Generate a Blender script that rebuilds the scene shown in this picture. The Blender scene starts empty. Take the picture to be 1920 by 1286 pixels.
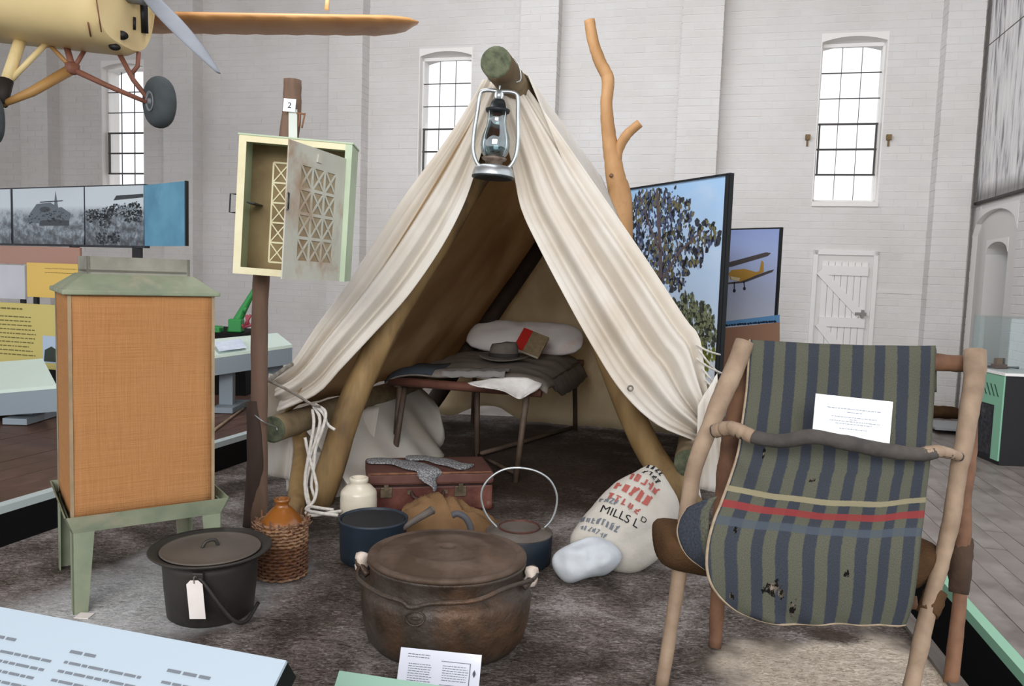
import bpy, bmesh, math, random
from mathutils import Vector, Matrix, noise as mnoise
random.seed(7)
D = bpy.data
S = bpy.context.scene
COL = S.collection
V = Vector
PI = math.pi

# ------------------------------------------------------------------ camera, world, lights, exposure
FPX = 1464.0
CAM = V((0, 0, 1.1))
RM = (Matrix.Rotation(PI/2 - math.radians(4.8), 3, 'X') @ Matrix.Rotation(math.radians(1.9), 3, 'Z'))
cd = D.cameras.new('camera'); cam = D.objects.new('camera', cd); COL.objects.link(cam)
cd.sensor_width = 36.0; cd.lens = FPX/1920*36.0; cd.clip_start = 0.05; cd.clip_end = 200
cam.matrix_world = Matrix.Translation(CAM) @ RM.to_4x4()
S.camera = cam

w = D.worlds.new('world'); S.world = w; w.use_nodes = True
bg = w.node_tree.nodes['Background']
bg.inputs[0].default_value = (0.93, 0.96, 1.0, 1); bg.inputs[1].default_value = 1.0
S.view_settings.view_transform = 'Standard'; S.view_settings.look = 'None'
S.view_settings.gamma = 1.0; S.view_settings.use_curve_mapping = False
S.view_settings.exposure = 0.60

def area(name, loc, target, sx, sy, power, col):
    l = D.lights.new(name, 'AREA'); l.shape = 'RECTANGLE'; l.size = sx; l.size_y = sy
    l.energy = power; l.color = col
    o = D.objects.new(name, l); COL.objects.link(o); o.location = loc
    o.rotation_euler = (V(target)-V(loc)).to_track_quat('-Z', 'Y').to_euler()
    return o
area('front_fill_lamp', (-0.6, -3.5, 3.0), (0.3, 4.8, 0.6), 5, 2.2, 220, (1.0, 0.97, 0.93))  # fill light added behind the camera to brighten the front and tent interior

area('wall_fill_lamp', (-1.0, 4.6, 5.0), (4.6, 8.2, -0.4), 5, 1.5, 170, (0.9, 0.95, 1.0))  # added fill light, unseen above the tent, brightens the back and right walls

# ------------------------------------------------------------------ point helpers
def ray(x, y):
    return RM @ V(((x-960)/FPX, (643-y)/FPX, -1.0))
def pt(x, y, Y):
    d = ray(x, y); return CAM + d*(Y/d.y)
def gr(x, y, z=0.0):
    d = ray(x, y); return CAM + d*((z-CAM.z)/d.z)
HA = math.radians(13.5)
HU = V((math.cos(HA), -math.sin(HA), 0)); HV = V((math.sin(HA), math.cos(HA), 0)); UP = V((0, 0, 1))
def hex3(h):
    h = h.lstrip('#'); o = []
    for i in (0, 2, 4):
        c = int(h[i:i+2], 16)/255; o.append(c/12.92 if c <= .04045 else ((c+.055)/1.055)**2.4)
    return tuple(o)
def spline(pts, n=6):
    pts = [V(p) for p in pts]
    if len(pts) < 3: 
        return [pts[0].lerp(pts[-1], i/n) for i in range(n+1)]
    P = [pts[0]*2-pts[1]] + pts + [pts[-1]*2-pts[-2]]; o = []
    for i in range(1, len(P)-2):
        a, b, c, d = P[i-1:i+3]
        for k in range(n):
            t = k/n
            o.append(0.5*((2*b)+(c-a)*t+(2*a-5*b+4*c-d)*t*t+(3*b-a-3*c+d)*t*t*t))
    o.append(pts[-1].copy()); return o
def resample(pts, n):
    L = [0]
    for a, b in zip(pts, pts[1:]): L.append(L[-1]+(b-a).length)
    o = []; k = 0
    for i in range(n):
        d = L[-1]*i/(n-1)
        while k < len(L)-2 and L[k+1] < d: k += 1
        t = (d-L[k])/max(1e-9, L[k+1]-L[k]); o.append(pts[k].lerp(pts[k+1], t))
    return o

# ------------------------------------------------------------------ materials
def nt(name):
    m = D.materials.new(name); m.use_nodes = True; t = m.node_tree
    return m, t, t.nodes['Principled BSDF']
def link(t, a, b): t.links.new(a, b)
def noise_node(t, vec, scale, detail=4, rough=.55, dist=0):
    n = t.nodes.new('ShaderNodeTexNoise'); n.inputs['Scale'].default_value = scale
    n.inputs['Detail'].default_value = detail; n.inputs['Roughness'].default_value = rough
    n.inputs['Distortion'].default_value = dist
    link(t, vec, n.inputs['Vector']); return n.outputs['Fac']
def coords(t, kind='Object', stretch=(1, 1, 1)):
    c = t.nodes.new('ShaderNodeTexCoord'); mp = t.nodes.new('ShaderNodeMapping')
    mp.inputs['Scale'].default_value = stretch; link(t, c.outputs[kind], mp.inputs['Vector']); return mp.outputs[0]
def ramp(t, fac, stops):
    r = t.nodes.new('ShaderNodeValToRGB'); e = r.color_ramp.elements
    while len(e) > 1: e.remove(e[-1])
    e[0].position = stops[0][0]; e[0].color = (*stops[0][1], 1)
    for p, c in stops[1:]:
        k = e.new(p); k.color = (*c, 1)
    link(t, fac, r.inputs[0]); return r.outputs[0]
def mixc(t, fac, a, b, mode='MIX'):
    m = t.nodes.new('ShaderNodeMix'); m.data_type = 'RGBA'; m.blend_type = mode
    for s, v in ((m.inputs[0], fac), (m.inputs[6], a), (m.inputs[7], b)):
        if hasattr(v, 'is_output'): link(t, v, s)
        elif isinstance(v, (int, float)): s.default_value = v
        else: s.default_value = (*v, 1)
    return m.outputs[2]
def math_(t, op, a, b=0.0, c=None, clamp=False):
    m = t.nodes.new('ShaderNodeMath'); m.operation = op; m.use_clamp = clamp
    for s, v in zip(m.inputs, (a, b, c)):
        if v is None: continue
        if hasattr(v, 'is_output'): link(t, v, s)
        else: s.default_value = v
    return m.outputs[0]
def bump(t, b, h, strength=.3, dist=.01):
    n = t.nodes.new('ShaderNodeBump'); n.inputs['Strength'].default_value = strength
    n.inputs['Distance'].default_value = dist; link(t, h, n.inputs['Height']); link(t, n.outputs[0], b.inputs['Normal'])
def M(name, c1, c2=None, c3=None, scale=6, stretch=(1, 1, 1), rough=.8, metal=0, bmp=.2, bscale=None, kind='Object',
      lo=.35, hi=.65, detail=5, spec=.4, c3scale=2.0, c3lo=.55, c3hi=.7, coat=0):
    m, t, b = nt(name)
    c1 = hex3(c1); c2 = hex3(c2) if c2 else tuple(x*.8 for x in c1)
    v = coords(t, kind, stretch); f = noise_node(t, v, scale, detail)
    col = ramp(t, f, [(lo, c1), (hi, c2)])
    if c3:
        f2 = noise_node(t, v, c3scale, 5, .6, .3)
        k = ramp(t, f2, [(c3lo, (0, 0, 0)), (c3hi, (1, 1, 1))])
        col = mixc(t, k, col, hex3(c3))
    link(t, col, b.inputs['Base Color'])
    b.inputs['Roughness'].default_value = rough; b.inputs['Metallic'].default_value = metal
    b.inputs['Specular IOR Level'].default_value = spec
    b.inputs['Coat Weight'].default_value = coat
    if bmp: bump(t, b, noise_node(t, v, bscale or scale*3, 4), bmp)
    return m
def flat(name, c, rough=.6, metal=0, spec=.4):
    m, t, b = nt(name); b.inputs['Base Color'].default_value = (*hex3(c), 1)
    b.inputs['Roughness'].default_value = rough; b.inputs['Metallic'].default_value = metal
    b.inputs['Specular IOR Level'].default_value = spec; return m
def cloth(name, c1, c2, c3=None, transl=.2, scale=5, stretch=(1, 1, 1), weave=300, c3scale=1.5, c3lo=.5, c3hi=.72):
    m = M(name, c1, c2, c3, scale=scale, stretch=stretch, rough=.95, bmp=.15, bscale=weave, spec=.1, c3scale=c3scale, c3lo=c3lo, c3hi=c3hi)
    t = m.node_tree; b = t.nodes['Principled BSDF']; out = t.nodes['Material Output']
    tr = t.nodes.new('ShaderNodeBsdfTranslucent'); mx = t.nodes.new('ShaderNodeMixShader')
    src = b.inputs['Base Color'].links[0].from_socket; link(t, src, tr.inputs[0]); mx.inputs[0].default_value = transl
    link(t, b.outputs[0], mx.inputs[1]); link(t, tr.outputs[0], mx.inputs[2]); link(t, mx.outputs[0], out.inputs[0])
    return m
def glass(name, tint=(1, 1, 1), gloss=.12, rough=.02):
    m, t, b = nt(name); out = t.nodes['Material Output']
    tr = t.nodes.new('ShaderNodeBsdfTransparent'); tr.inputs[0].default_value = (*tint, 1)
    gl = t.nodes.new('ShaderNodeBsdfGlossy'); gl.inputs['Roughness'].default_value = rough
    fr = t.nodes.new('ShaderNodeLayerWeight'); fr.inputs[0].default_value = .25
    k = math_(t, 'MULTIPLY_ADD', fr.outputs['Facing'], .5, gloss*.5)
    mx = t.nodes.new('ShaderNodeMixShader'); link(t, k, mx.inputs[0]); link(t, tr.outputs[0], mx.inputs[1]); link(t, gl.outputs[0], mx.inputs[2])
    link(t, mx.outputs[0], out.inputs[0]); return m

# ------------------------------------------------------------------ mesh builder
class MB:
    def __init__(s): s.v = []; s.f = []; s.uv = {}; s.sm = []
    def add(s, vs, fs, smooth=False):
        o = len(s.v); s.v += [V(p) for p in vs]
        for f in fs: s.f.append([i+o for i in f]); s.sm.append(smooth)
        return o
    def box(s, c, size, ax=None):
        ax = ax or (V((1, 0, 0)), V((0, 1, 0)), V((0, 0, 1))); c = V(c)
        vs = [c + ax[0]*(i*size[0]/2) + ax[1]*(j*size[1]/2) + ax[2]*(k*size[2]/2) for k in (-1, 1) for j in (-1, 1) for i in (-1, 1)]
        s.add(vs, [(0, 2, 3, 1), (4, 5, 7, 6), (0, 1, 5, 4), (2, 6, 7, 3), (0, 4, 6, 2), (1, 3, 7, 5)]); return s
    def hexa(s, b, t):
        n = len(b); vs = list(b)+list(t)
        fs = [tuple(reversed(range(n))), tuple(range(n, 2*n))] + [(i, (i+1) % n, n+(i+1) % n, n+i) for i in range(n)]
        s.add(vs, fs); return s
    def prism(s, pts, d):
        d = V(d); return s.hexa([V(p) for p in pts], [V(p)+d for p in pts])
    def tube(s, pts, r, seg=10, cap=True, closed=False, flatx=1.0, jit=0, up=None):
        pts = [V(p) for p in pts]; n = len(pts)
        if not hasattr(r, '__len__'): r = [r]*n
        if len(r) != n:
            rr = []
            for i in range(n):
                q = i/(n-1)*(len(r)-1); a = int(q); b_ = min(a+1, len(r)-1); rr.append(r[a]+(r[b_]-r[a])*(q-a))
            r = rr
        T = []
        for i in range(n):
            a = pts[(i-1) % n] if (closed or i > 0) else pts[i]; b = pts[(i+1) % n] if (closed or i < n-1) else pts[i]
            T.append((b-a).normalized())
        ref = V(up) if up else (V((0, 0, 1)) if abs(T[0].z) < .9 else V((1, 0, 0)))
        N = (ref - T[0]*ref.dot(T[0])).normalized(); vs = []
        for i in range(n):
            N = (N - T[i]*N.dot(T[i])).normalized(); B = T[i].cross(N)
            for k in range(seg):
                a = 2*PI*k/seg; rj = r[i]*(1+(random.uniform(-jit, jit) if jit else 0))
                vs.append(pts[i] + N*math.cos(a)*rj*flatx + B*math.sin(a)*rj)
        fs = []
        for i in range(n if closed else n-1):
            for k in range(seg):
                a = i*seg+k; b = i*seg+(k+1) % seg; j = (i+1) % n
                fs.append((a, b, j*seg+(k+1) % seg, j*seg+k))
        o = s.add(vs, fs, True)
        if cap and not closed:
            s.f.append([o+k for k in reversed(range(seg))]); s.sm.append(False)
            s.f.append([o+(n-1)*seg+k for k in range(seg)]); s.sm.append(False)
        return s
    def lathe(s, prof, c, seg=40, sx=1, sy=1, ax=None, wob=0):
        c = V(c); ax = ax or (V((1, 0, 0)), V((0, 1, 0)), V((0, 0, 1))); vs = []; fs = []
        for (r, z) in prof:
            for k in range(seg):
                a = 2*PI*k/seg; rr = r*(1+wob*math.sin(3*a+z*20))
                vs.append(c + ax[0]*(math.cos(a)*rr*sx) + ax[1]*(math.sin(a)*rr*sy) + ax[2]*z)
        for i in range(len(prof)-1):
            for k in range(seg):
                fs.append((i*seg+k, i*seg+(k+1) % seg, (i+1)*seg+(k+1) % seg, (i+1)*seg+k))
        o = s.add(vs, fs, True)
        if prof[0][0] > 1e-4: s.f.append([o+k for k in reversed(range(seg))]); s.sm.append(False)
        if prof[-1][0] > 1e-4: s.f.append([o+(len(prof)-1)*seg+k for k in range(seg)]); s.sm.append(False)
        return s
    def grid(s, rows, uvs=None, smooth=True, closed=False):
        n = len(rows); m = len(rows[0]); vs = [p for r in rows for p in r]
        fs = [(i*m+j, i*m+(j+1) % m, (i+1)*m+(j+1) % m, (i+1)*m+j) for i in range(n-1) for j in range(m if closed else m-1)]
        o = s.add(vs, fs, smooth)
        if uvs:
            for k, uv in enumerate(u for r in uvs for u in r): s.uv[o+k] = uv
        return s
    def mesh(s, name, off=V((0, 0, 0))):
        me = D.meshes.new(name); me.from_pydata([tuple(p-off) for p in s.v], [], s.f)
        me.polygons.foreach_set('use_smooth', s.sm)
        if s.uv:
            l = me.uv_layers.new(name='UVMap')
            for lp in me.loops: l.data[lp.index].uv = s.uv.get(lp.vertex_index, (0, 0))
        me.update()
        bm = bmesh.new(); bm.from_mesh(me)
        bmesh.ops.remove_doubles(bm, verts=bm.verts, dist=1e-6)
        bmesh.ops.recalc_face_normals(bm, faces=bm.faces); bm.to_mesh(me); bm.free()
        return me

WL = {}   # world position of every object's origin
def link_mesh(name, mb, mat, parent=None, bevel=0, subsurf=0, solid=0):
    if parent is None:
        xs = [p.x for p in mb.v]; ys = [p.y for p in mb.v]; zs = [p.z for p in mb.v]
        off = V(((min(xs)+max(xs))/2, (min(ys)+max(ys))/2, min(zs)))
    else: off = WL[parent.name]
    me = mb.mesh(name, off); o = D.objects.new(name, me); COL.objects.link(o)
    me.materials.append(mat)
    if parent is None: o.location = off
    else: o.parent = parent
    WL[o.name] = off
    if solid:
        k = o.modifiers.new('thickness', 'SOLIDIFY'); k.thickness = solid; k.offset = 0
    if subsurf:
        k = o.modifiers.new('smooth', 'SUBSURF'); k.levels = subsurf; k.render_levels = subsurf
    if bevel:
        k = o.modifiers.new('bevel', 'BEVEL'); k.width = bevel; k.segments = 2; k.limit_method = 'ANGLE'
    return o
def tag(o, label, cat=None, group=None, kind=None):
    if label: o['label'] = label
    if cat: o['category'] = cat
    if group: o['group'] = group
    if kind: o['kind'] = kind
    return o
def thing(name, label, cat, loc, group=None):
    o = D.objects.new(name, None); COL.objects.link(o); o.location = loc; o.empty_display_size = .1
    WL[o.name] = V(loc); return tag(o, label, cat, group)
def solo(name, mb, mat, label, cat, group=None, **k):
    return tag(link_mesh(name, mb, mat, None, **k), label, cat, group)
def part(p, name, mb, mat, label=None, kind=None, **k):
    return tag(link_mesh(name, mb, mat, p, **k), label, None, None, kind)
def struct(name, mb, mat, **k):
    return tag(link_mesh(name, mb, mat, None, **k), None, None, None, 'structure')
def dup(o, parent, loc):
    c = o.copy(); COL.objects.link(c); c.parent = parent; c.location = loc; WL[c.name] = WL[parent.name]; return c

# a flat board frame: O bottom-left, A right, B up, N out of the face
class Frame:
    def __init__(s, O, R, T, w=None):
        s.O = V(O); s.w = (V(R)-s.O).length; s.h = (V(T)-s.O).length
        s.A = (V(R)-s.O).normalized(); b = V(T)-s.O; b = b - s.A*b.dot(s.A); s.B = b.normalized(); s.N = s.A.cross(s.B)
    def at(s, a, b, n=0): return s.O + s.A*a + s.B*b + s.N*n
    def uv(s, u, v, n=0): return s.at(u*s.w, v*s.h, n)
    def board(s, th): 
        m = MB(); m.hexa([s.at(0, 0, -th), s.at(s.w, 0, -th), s.at(s.w, s.h, -th), s.at(0, s.h, -th)], [s.at(0, 0), s.at(s.w, 0), s.at(s.w, s.h), s.at(0, s.h)])
        for i, uv in enumerate([(0, 0), (1, 0), (1, 1), (0, 1)]*2): m.uv[i] = uv
        return m
def decal(fr, polys, n=.0012):
    m = MB()
    for p in polys: m.add([fr.uv(u, v, n) for u, v in p], [tuple(range(len(p)))])
    return m
def ell(cx, cy, rx, ry, n=8, jit=0, rot=0):
    o = []
    for k in range(n):
        a = 2*PI*k/n; j = 1+random.uniform(-jit, jit); x = math.cos(a)*rx*j; y = math.sin(a)*ry*j
        o.append((cx+x*math.cos(rot)-y*math.sin(rot), cy+x*math.sin(rot)+y*math.cos(rot)))
    return o
def stroke(pts, w0, w1=None, asp=1.0):
    w1 = w0 if w1 is None else w1; L = []; R_ = []; n = len(pts)
    for i, (x, y) in enumerate(pts):
        a = pts[max(0, i-1)]; b = pts[min(n-1, i+1)]; dx, dy = b[0]-a[0], (b[1]-a[1])*asp; l = math.hypot(dx, dy) or 1
        wd = w0+(w1-w0)*i/max(1, n-1); L.append((x-dy/l*wd, y+dx/l*wd/asp)); R_.append((x+dy/l*wd, y-dx/l*wd/asp))
    return [[L[i], L[i+1], R_[i+1], R_[i]] for i in range(n-1)]
def text_rows(u0, u1, v0, dv, n, h, seed=0, ragged=.15, wmin=.015, wmax=.05, centre=False):
    rnd = random.Random(seed); out = []
    for i in range(n):
        end = u1-(u1-u0)*rnd.uniform(0, ragged); x = u0; v = v0-dv*i
        if centre: q = (u1-end)/2; x += q; end -= 0
        while x < end:
            wd = min(rnd.uniform(wmin, wmax), end-x); out.append([(x, v), (x+wd, v), (x+wd, v+h), (x, v+h)]); x += wd+wmin*.55
    return out
def letters(parent, name, body, size, origin, A, B, mat, mapf=None, align='LEFT', shear=0, label=None, bold=0.0):
    c = D.curves.new(name, 'FONT'); c.body = body; c.size = size; c.align_x = align; c.shear = shear; c.offset = size*bold
    tmp = D.objects.new(name+'_src', c); COL.objects.link(tmp)
    dg = bpy.context.evaluated_depsgraph_get(); me = D.meshes.new_from_object(tmp.evaluated_get(dg))
    D.objects.remove(tmp); D.curves.remove(c)
    N = A.cross(B).normalized(); m = MB()
    m.add([(mapf(v.co.x, v.co.y) if mapf else V(origin)+A*v.co.x+B*v.co.y+N*.0015) for v in me.vertices], [tuple(p.vertices) for p in me.polygons])
    D.meshes.remove(me)
    return part(parent, name, m, mat, label)
# puffy closed form grown from an outline in a plane
class Puff:
    def __init__(s, C, A, B, outline, T, nang=48, power=.55, back=.8, wr=.0, seed=0):
        s.C = V(C); s.A = V(A).normalized(); s.B = V(B).normalized(); s.N = s.A.cross(s.B).normalized(); s.T = T; s.pw = power; s.back = back; s.wr = wr
        pts = [V((x, y, 0)) for x, y in outline]; pts = pts+[pts[0]]
        sp = spline([pts[-2]]+pts+[pts[1]], 8)[8:-8]
        s.nang = nang; s.R = []
        ang = [(math.atan2(p.y, p.x), p.length) for p in sp]
        for k in range(nang):
            a = -PI+2*PI*k/nang
            best = min(ang, key=lambda q: abs((q[0]-a+PI) % (2*PI)-PI)); s.R.append(best[1])
        s.R = [(s.R[i-1]+2*s.R[i]+s.R[(i+1) % nang])/4 for i in range(nang)]
        s.sd = seed
    def rad(s, a):
        q = ((a+PI)/(2*PI)*s.nang) % s.nang; i = int(q); f = q-i
        return s.R[i]*(1-f)+s.R[(i+1) % s.nang]*f
    def th(s, x, y):
        r = min(1, math.hypot(x, y)/s.rad(math.atan2(y, x))) if (x or y) else 0
        q = V((x*9, y*9, s.sd)); wv = s.wr*(mnoise.noise(q)*1.3 + mnoise.noise(q*2.3)*.8 + mnoise.noise(V((x*30, y*9, s.sd+3)))*.5)*min(1, (1-r)*4)
        return s.T*((1-r**2.4)**s.pw) + wv
    def front(s, x, y, off=0): return s.C+s.A*x+s.B*y+s.N*(s.th(x, y)+off)
    def mb(s, nr=12):
        m = MB(); n = s.nang
        for sign in (1, -s.back):
            vs = [s.C+s.N*(s.T*sign)]; fs = []
            for i in range(1, nr+1):
                r = math.sin(i/nr*PI/2)
                for k in range(n):
                    a = -PI+2*PI*k/n; x = math.cos(a)*s.R[k]*r; y = math.sin(a)*s.R[k]*r
                    vs.append(s.C+s.A*x+s.B*y+s.N*(s.th(x, y)*sign if i < nr else 0))
            for k in range(n): fs.append((0, 1+k, 1+(k+1) % n))
            for i in range(nr-1):
                for k in range(n):
                    a = 1+i*n+k; b = 1+i*n+(k+1) % n; fs.append((a, b, b+n, a+n))
            m.add(vs, fs, True)
        return m

# ------------------------------------------------------------------ material set
m_brick, _t, _b = nt('painted_brick')
_g = _t.nodes.new('ShaderNodeNewGeometry')
_v = coords(_t, 'Object', (1, 1, 1))
_n = noise_node(_t, _v, 1.3, 4)
_c = ramp(_t, _n, [(.3, hex3('#E2E0DF')), (.7, hex3('#D8D4D0'))])
_k = ramp(_t, _g.outputs['Random Per Island'], [(0, (.965, .962, .96)), (.5, (1, 1, 1)), (1, (1, .99, .98))])
_c = mixc(_t, 1.0, _c, _k, 'MULTIPLY')
_st = ramp(_t, noise_node(_t, coords(_t, 'Object', (.5, .5, 2.5)), 2.2, 6, .65, .5), [(.6, (0, 0, 0)), (.85, (1, 1, 1))])
_c = mixc(_t, math_(_t, 'MULTIPLY', _st, .35), _c, hex3('#BFA892'))
link(_t, _c, _b.inputs['Base Color']); _b.inputs['Roughness'].default_value = .75; _b.inputs['Specular IOR Level'].default_value = .25
bump(_t, _b, noise_node(_t, _v, 60, 4), .25)
m_mortar = flat('painted_mortar', '#DDDAD7', .85, 0, .2)
m_white = flat('white_paint', '#EAE8E5', .6)
m_reveal = flat('window_reveal_paint', '#F2EEEA', .8, 0, .2)
m_iron = flat('window_iron', '#4A4644', .6)
m_pane = glass('window_glass', (1, 1, 1), .08)
m_case = glass('display_glass', (.93, .97, .97), .10)
m_black = flat('black_riser', '#0B0B0C', .7, 0, .2)
m_floorboard = M('grey_floorboards', '#6F6660', '#8C8480', '#5A504A', scale=3, stretch=(1, 1, 1), rough=.45, bmp=.1)
m_brownboard = M('brown_floorboards', '#5E443A', '#473229', '#6E5248', scale=4, rough=.5, bmp=.1)
m_gtrim = flat('green_edge_trim', '#8DBBA0', .5)
m_wtrim = flat('pale_edge_trim', '#B9C6C8', .5)
m_ceil = M('timber_ceiling_boards', '#7A4C30', '#633B24', scale=3, stretch=(1, 6, 1), rough=.8)

# carpet of animal hide on the display floor: its own patches, plus a dark spot below the blanket
m_floor, _t, _b = nt('hide_carpet')
_geo = _t.nodes.new('ShaderNodeNewGeometry'); _pos = _geo.outputs['Position']
_v = coords(_t, 'Object', (1, 1, 1))
_n1 = noise_node(_t, _v, 2.6, 6, .62, .4)
_n2 = noise_node(_t, coords(_t, 'Object', (1.0, 2.4, 1)), 40, 5, .8, 1.5)
_mx = math_(_t, 'ADD', math_(_t, 'MULTIPLY', _n1, .45), math_(_t, 'MULTIPLY', _n2, .55))
_col = ramp(_t, _mx, [(.39, hex3('#211A16')), (.465, hex3('#463D37')), (.53, hex3('#746B66')), (.61, hex3('#B0AAA8'))])
_dn = noise_node(_t, _v, 3.2, 4, .6)
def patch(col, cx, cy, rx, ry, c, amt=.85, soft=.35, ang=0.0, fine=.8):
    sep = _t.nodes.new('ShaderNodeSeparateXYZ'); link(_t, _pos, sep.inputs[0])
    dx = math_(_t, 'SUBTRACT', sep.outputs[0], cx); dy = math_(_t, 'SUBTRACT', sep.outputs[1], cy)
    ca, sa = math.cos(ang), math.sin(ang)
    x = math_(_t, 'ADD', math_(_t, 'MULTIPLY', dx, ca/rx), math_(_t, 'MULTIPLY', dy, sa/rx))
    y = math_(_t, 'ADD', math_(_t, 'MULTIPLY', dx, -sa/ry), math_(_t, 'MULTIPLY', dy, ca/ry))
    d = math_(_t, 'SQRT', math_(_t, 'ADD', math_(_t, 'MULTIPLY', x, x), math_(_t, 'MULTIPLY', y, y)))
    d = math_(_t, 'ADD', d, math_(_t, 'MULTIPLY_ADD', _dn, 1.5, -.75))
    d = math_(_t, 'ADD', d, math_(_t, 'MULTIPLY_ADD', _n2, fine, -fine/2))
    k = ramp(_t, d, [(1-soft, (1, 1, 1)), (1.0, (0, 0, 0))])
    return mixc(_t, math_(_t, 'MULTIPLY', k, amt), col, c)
_var = ramp(_t, _n2, [(.36, hex3('#94836F')), (.62, hex3('#F0E4D4'))])
_grey = ramp(_t, _n2, [(.36, hex3('#8F8F91')), (.62, hex3('#F0F2F4'))])
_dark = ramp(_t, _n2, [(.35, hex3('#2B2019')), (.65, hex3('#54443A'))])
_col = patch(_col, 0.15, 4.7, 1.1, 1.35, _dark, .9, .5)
_col = patch(_col, -1.15, 2.55, .40, .62, _grey, .92, .55, -.4)
_col = patch(_col, 1.02, 2.14, .42, .30, _var, .97, .35)
_col = patch(_col, 1.04, 2.40, .12, .075, _dark, .95, .45)
link(_t, _col, _b.inputs['Base Color']); _b.inputs['Roughness'].default_value = .85; _b.inputs['Specular IOR Level'].default_value = .25
bump(_t, _b, _n2, .55, .02)

# ------------------------------------------------------------------ setting: floors
HALLZ = -0.2
fl = MB()
def wallpt(s, d=0, z=0): return V((0, 10.0, 0)) + HU*s - HV*d + UP*z      # d = distance in front of the back wall
edgeA = gr(1780, 1290); edgeB = gr(1690, 1168); edir = (edgeB-edgeA).normalized()
f_r0 = edgeA - edir*.6; f_r1 = edgeB + edir*3.6
lA = gr(0, 950, .16); lB = gr(440, 820, .16); ldir = (lB-lA); ldir.z = 0; ldir.normalize()
l0 = V((lA.x, lA.y, 0)) - ldir*2.2; l1 = V((lA.x, lA.y, 0)) + ldir*3.4
base = [l0, f_r0, f_r1, l1]
fl.prism([p + UP*(-.06) for p in base], UP*.06)
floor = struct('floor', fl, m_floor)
# grey edging plank along the right edge of the display floor
m_edge = M('weathered_edging', '#6E6862', '#57514C', scale=20, stretch=(1, .15, 1))
en = V((edir.y, -edir.x, 0)); e_mb = MB()
e_mb.hexa([f_r0, f_r0+en*.05, f_r1+en*.05, f_r1], [f_r0+UP*.012, f_r0+en*.05+UP*.012, f_r1+en*.05+UP*.012, f_r1+UP*.012])
for i in range(4): e_mb.v[i].z -= .1
struct('trim_1', e_mb, m_edge)
hall = MB(); hall.box((0, 5, HALLZ-.35), (26, 22, .1)); struct('floor_hall', hall, m_black)
# raised grey boarded walkway on the right, green edge strip, black riser
sA = gr(1920, 1270, HALLZ); sB = gr(1780, 1110, HALLZ); sdir = (sB-sA).normalized(); sn = V((sdir.y, -sdir.x, 0))
s0 = sA - sdir*1.2; LEN = 10.0
ris = MB(); ris.hexa([s0+UP*-.3, s0+sn*.03+UP*-.3, s0+sdir*LEN+sn*.03+UP*-.3, s0+sdir*LEN+UP*-.3], [s0+UP*-.03, s0+sn*.03+UP*-.03, s0+sdir*LEN+sn*.03+UP*-.03, s0+sdir*LEN+UP*-.03])
walk = struct('floor_walkway', ris, m_black)
g = MB(); g.hexa([s0+UP*-.03, s0+sn*.045+UP*-.03, s0+sdir*LEN+sn*.045+UP*-.03, s0+sdir*LEN+UP*-.03], [s0+UP*.012, s0+sn*.045+UP*.012, s0+sdir*LEN+sn*.045+UP*.012, s0+sdir*LEN+UP*.012])
struct('trim_2', g, m_gtrim)
pm = MB(); pm.box((0, 0, 0), (.108, 2.44, .03))
proto = None
ang = math.atan2(sdir.y, sdir.x)-PI/2
for i in range(34):
    off = random.uniform(0, 2.4)
    for k in range(-1, 4):
        a = k*2.45+off
        if a > LEN-.2 or a < -1.6: continue
        c = s0 + sn*(.10+i*.111) + sdir*(a+1.22) - UP*.018
        if c.y > 9.6 - c.x*.24 - 1.0: continue
        if proto is None:
            proto = link_mesh('floorboard', pm, m_floorboard, walk); o = proto
        else: o = dup(proto, walk, (0, 0, 0))
        o.location = c - WL[walk.name] + UP*random.uniform(-.0015, .0015); o.rotation_euler = (0, 0, ang)
        if proto is o: 
            o.data.transform(Matrix.Translation(WL[walk.name]))
# plain hall floor continues beyond the boards to the walls
hf = MB(); q0 = s0+sdir*6.2
hf.prism([wallpt(-9, 3.4, HALLZ-.06), wallpt(6.5, 2.6, HALLZ-.06), wallpt(6.5, -.3, HALLZ-.06), wallpt(-9, -.3, HALLZ-.06)], UP*.02)
struct('floor_rear', hf, m_floorboard)

# raised brown boarded platform on the left, pale edge strip, black riser
PZ = .16; ln = V((-ldir.y, ldir.x, 0))
p0 = V((lA.x, lA.y, 0)) - ldir*1.6
ris = MB(); ris.hexa([p0, p0+ln*.03, p0+ldir*5.2+ln*.03, p0+ldir*5.2], [p0+UP*(PZ-.03), p0+ln*.03+UP*(PZ-.03), p0+ldir*5.2+ln*.03+UP*(PZ-.03), p0+ldir*5.2+UP*(PZ-.03)])
plat = struct('floor_platform', ris, m_black)
g = MB(); g.hexa([p0+UP*(PZ-.03), p0+ln*.05+UP*(PZ-.03), p0+ldir*5.2+ln*.05+UP*(PZ-.03), p0+ldir*5.2+UP*(PZ-.03)],
                 [p0+UP*PZ, p0+ln*.05+UP*PZ, p0+ldir*5.2+ln*.05+UP*PZ, p0+ldir*5.2+UP*PZ]); struct('trim_3', g, m_wtrim)
pm = MB(); pm.box((0, 0, 0), (.138, 2.6, .03)); proto = None; ang = math.atan2(ldir.y, ldir.x)-PI/2
for i in range(22):
    for k in range(2):
        c = p0 + ln*(.12+i*.141) + ldir*(1.3+k*2.605) + UP*(PZ-.018+random.uniform(-.001, .001))
        if proto is None:
            o = proto = link_mesh('floorboard', pm, m_brownboard, plat); o.data.transform(Matrix.Translation(WL[plat.name]))
        else: o = dup(proto, plat, (0, 0, 0))
        o.location = c - WL[plat.name]; o.rotation_euler = (0, 0, ang)

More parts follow.
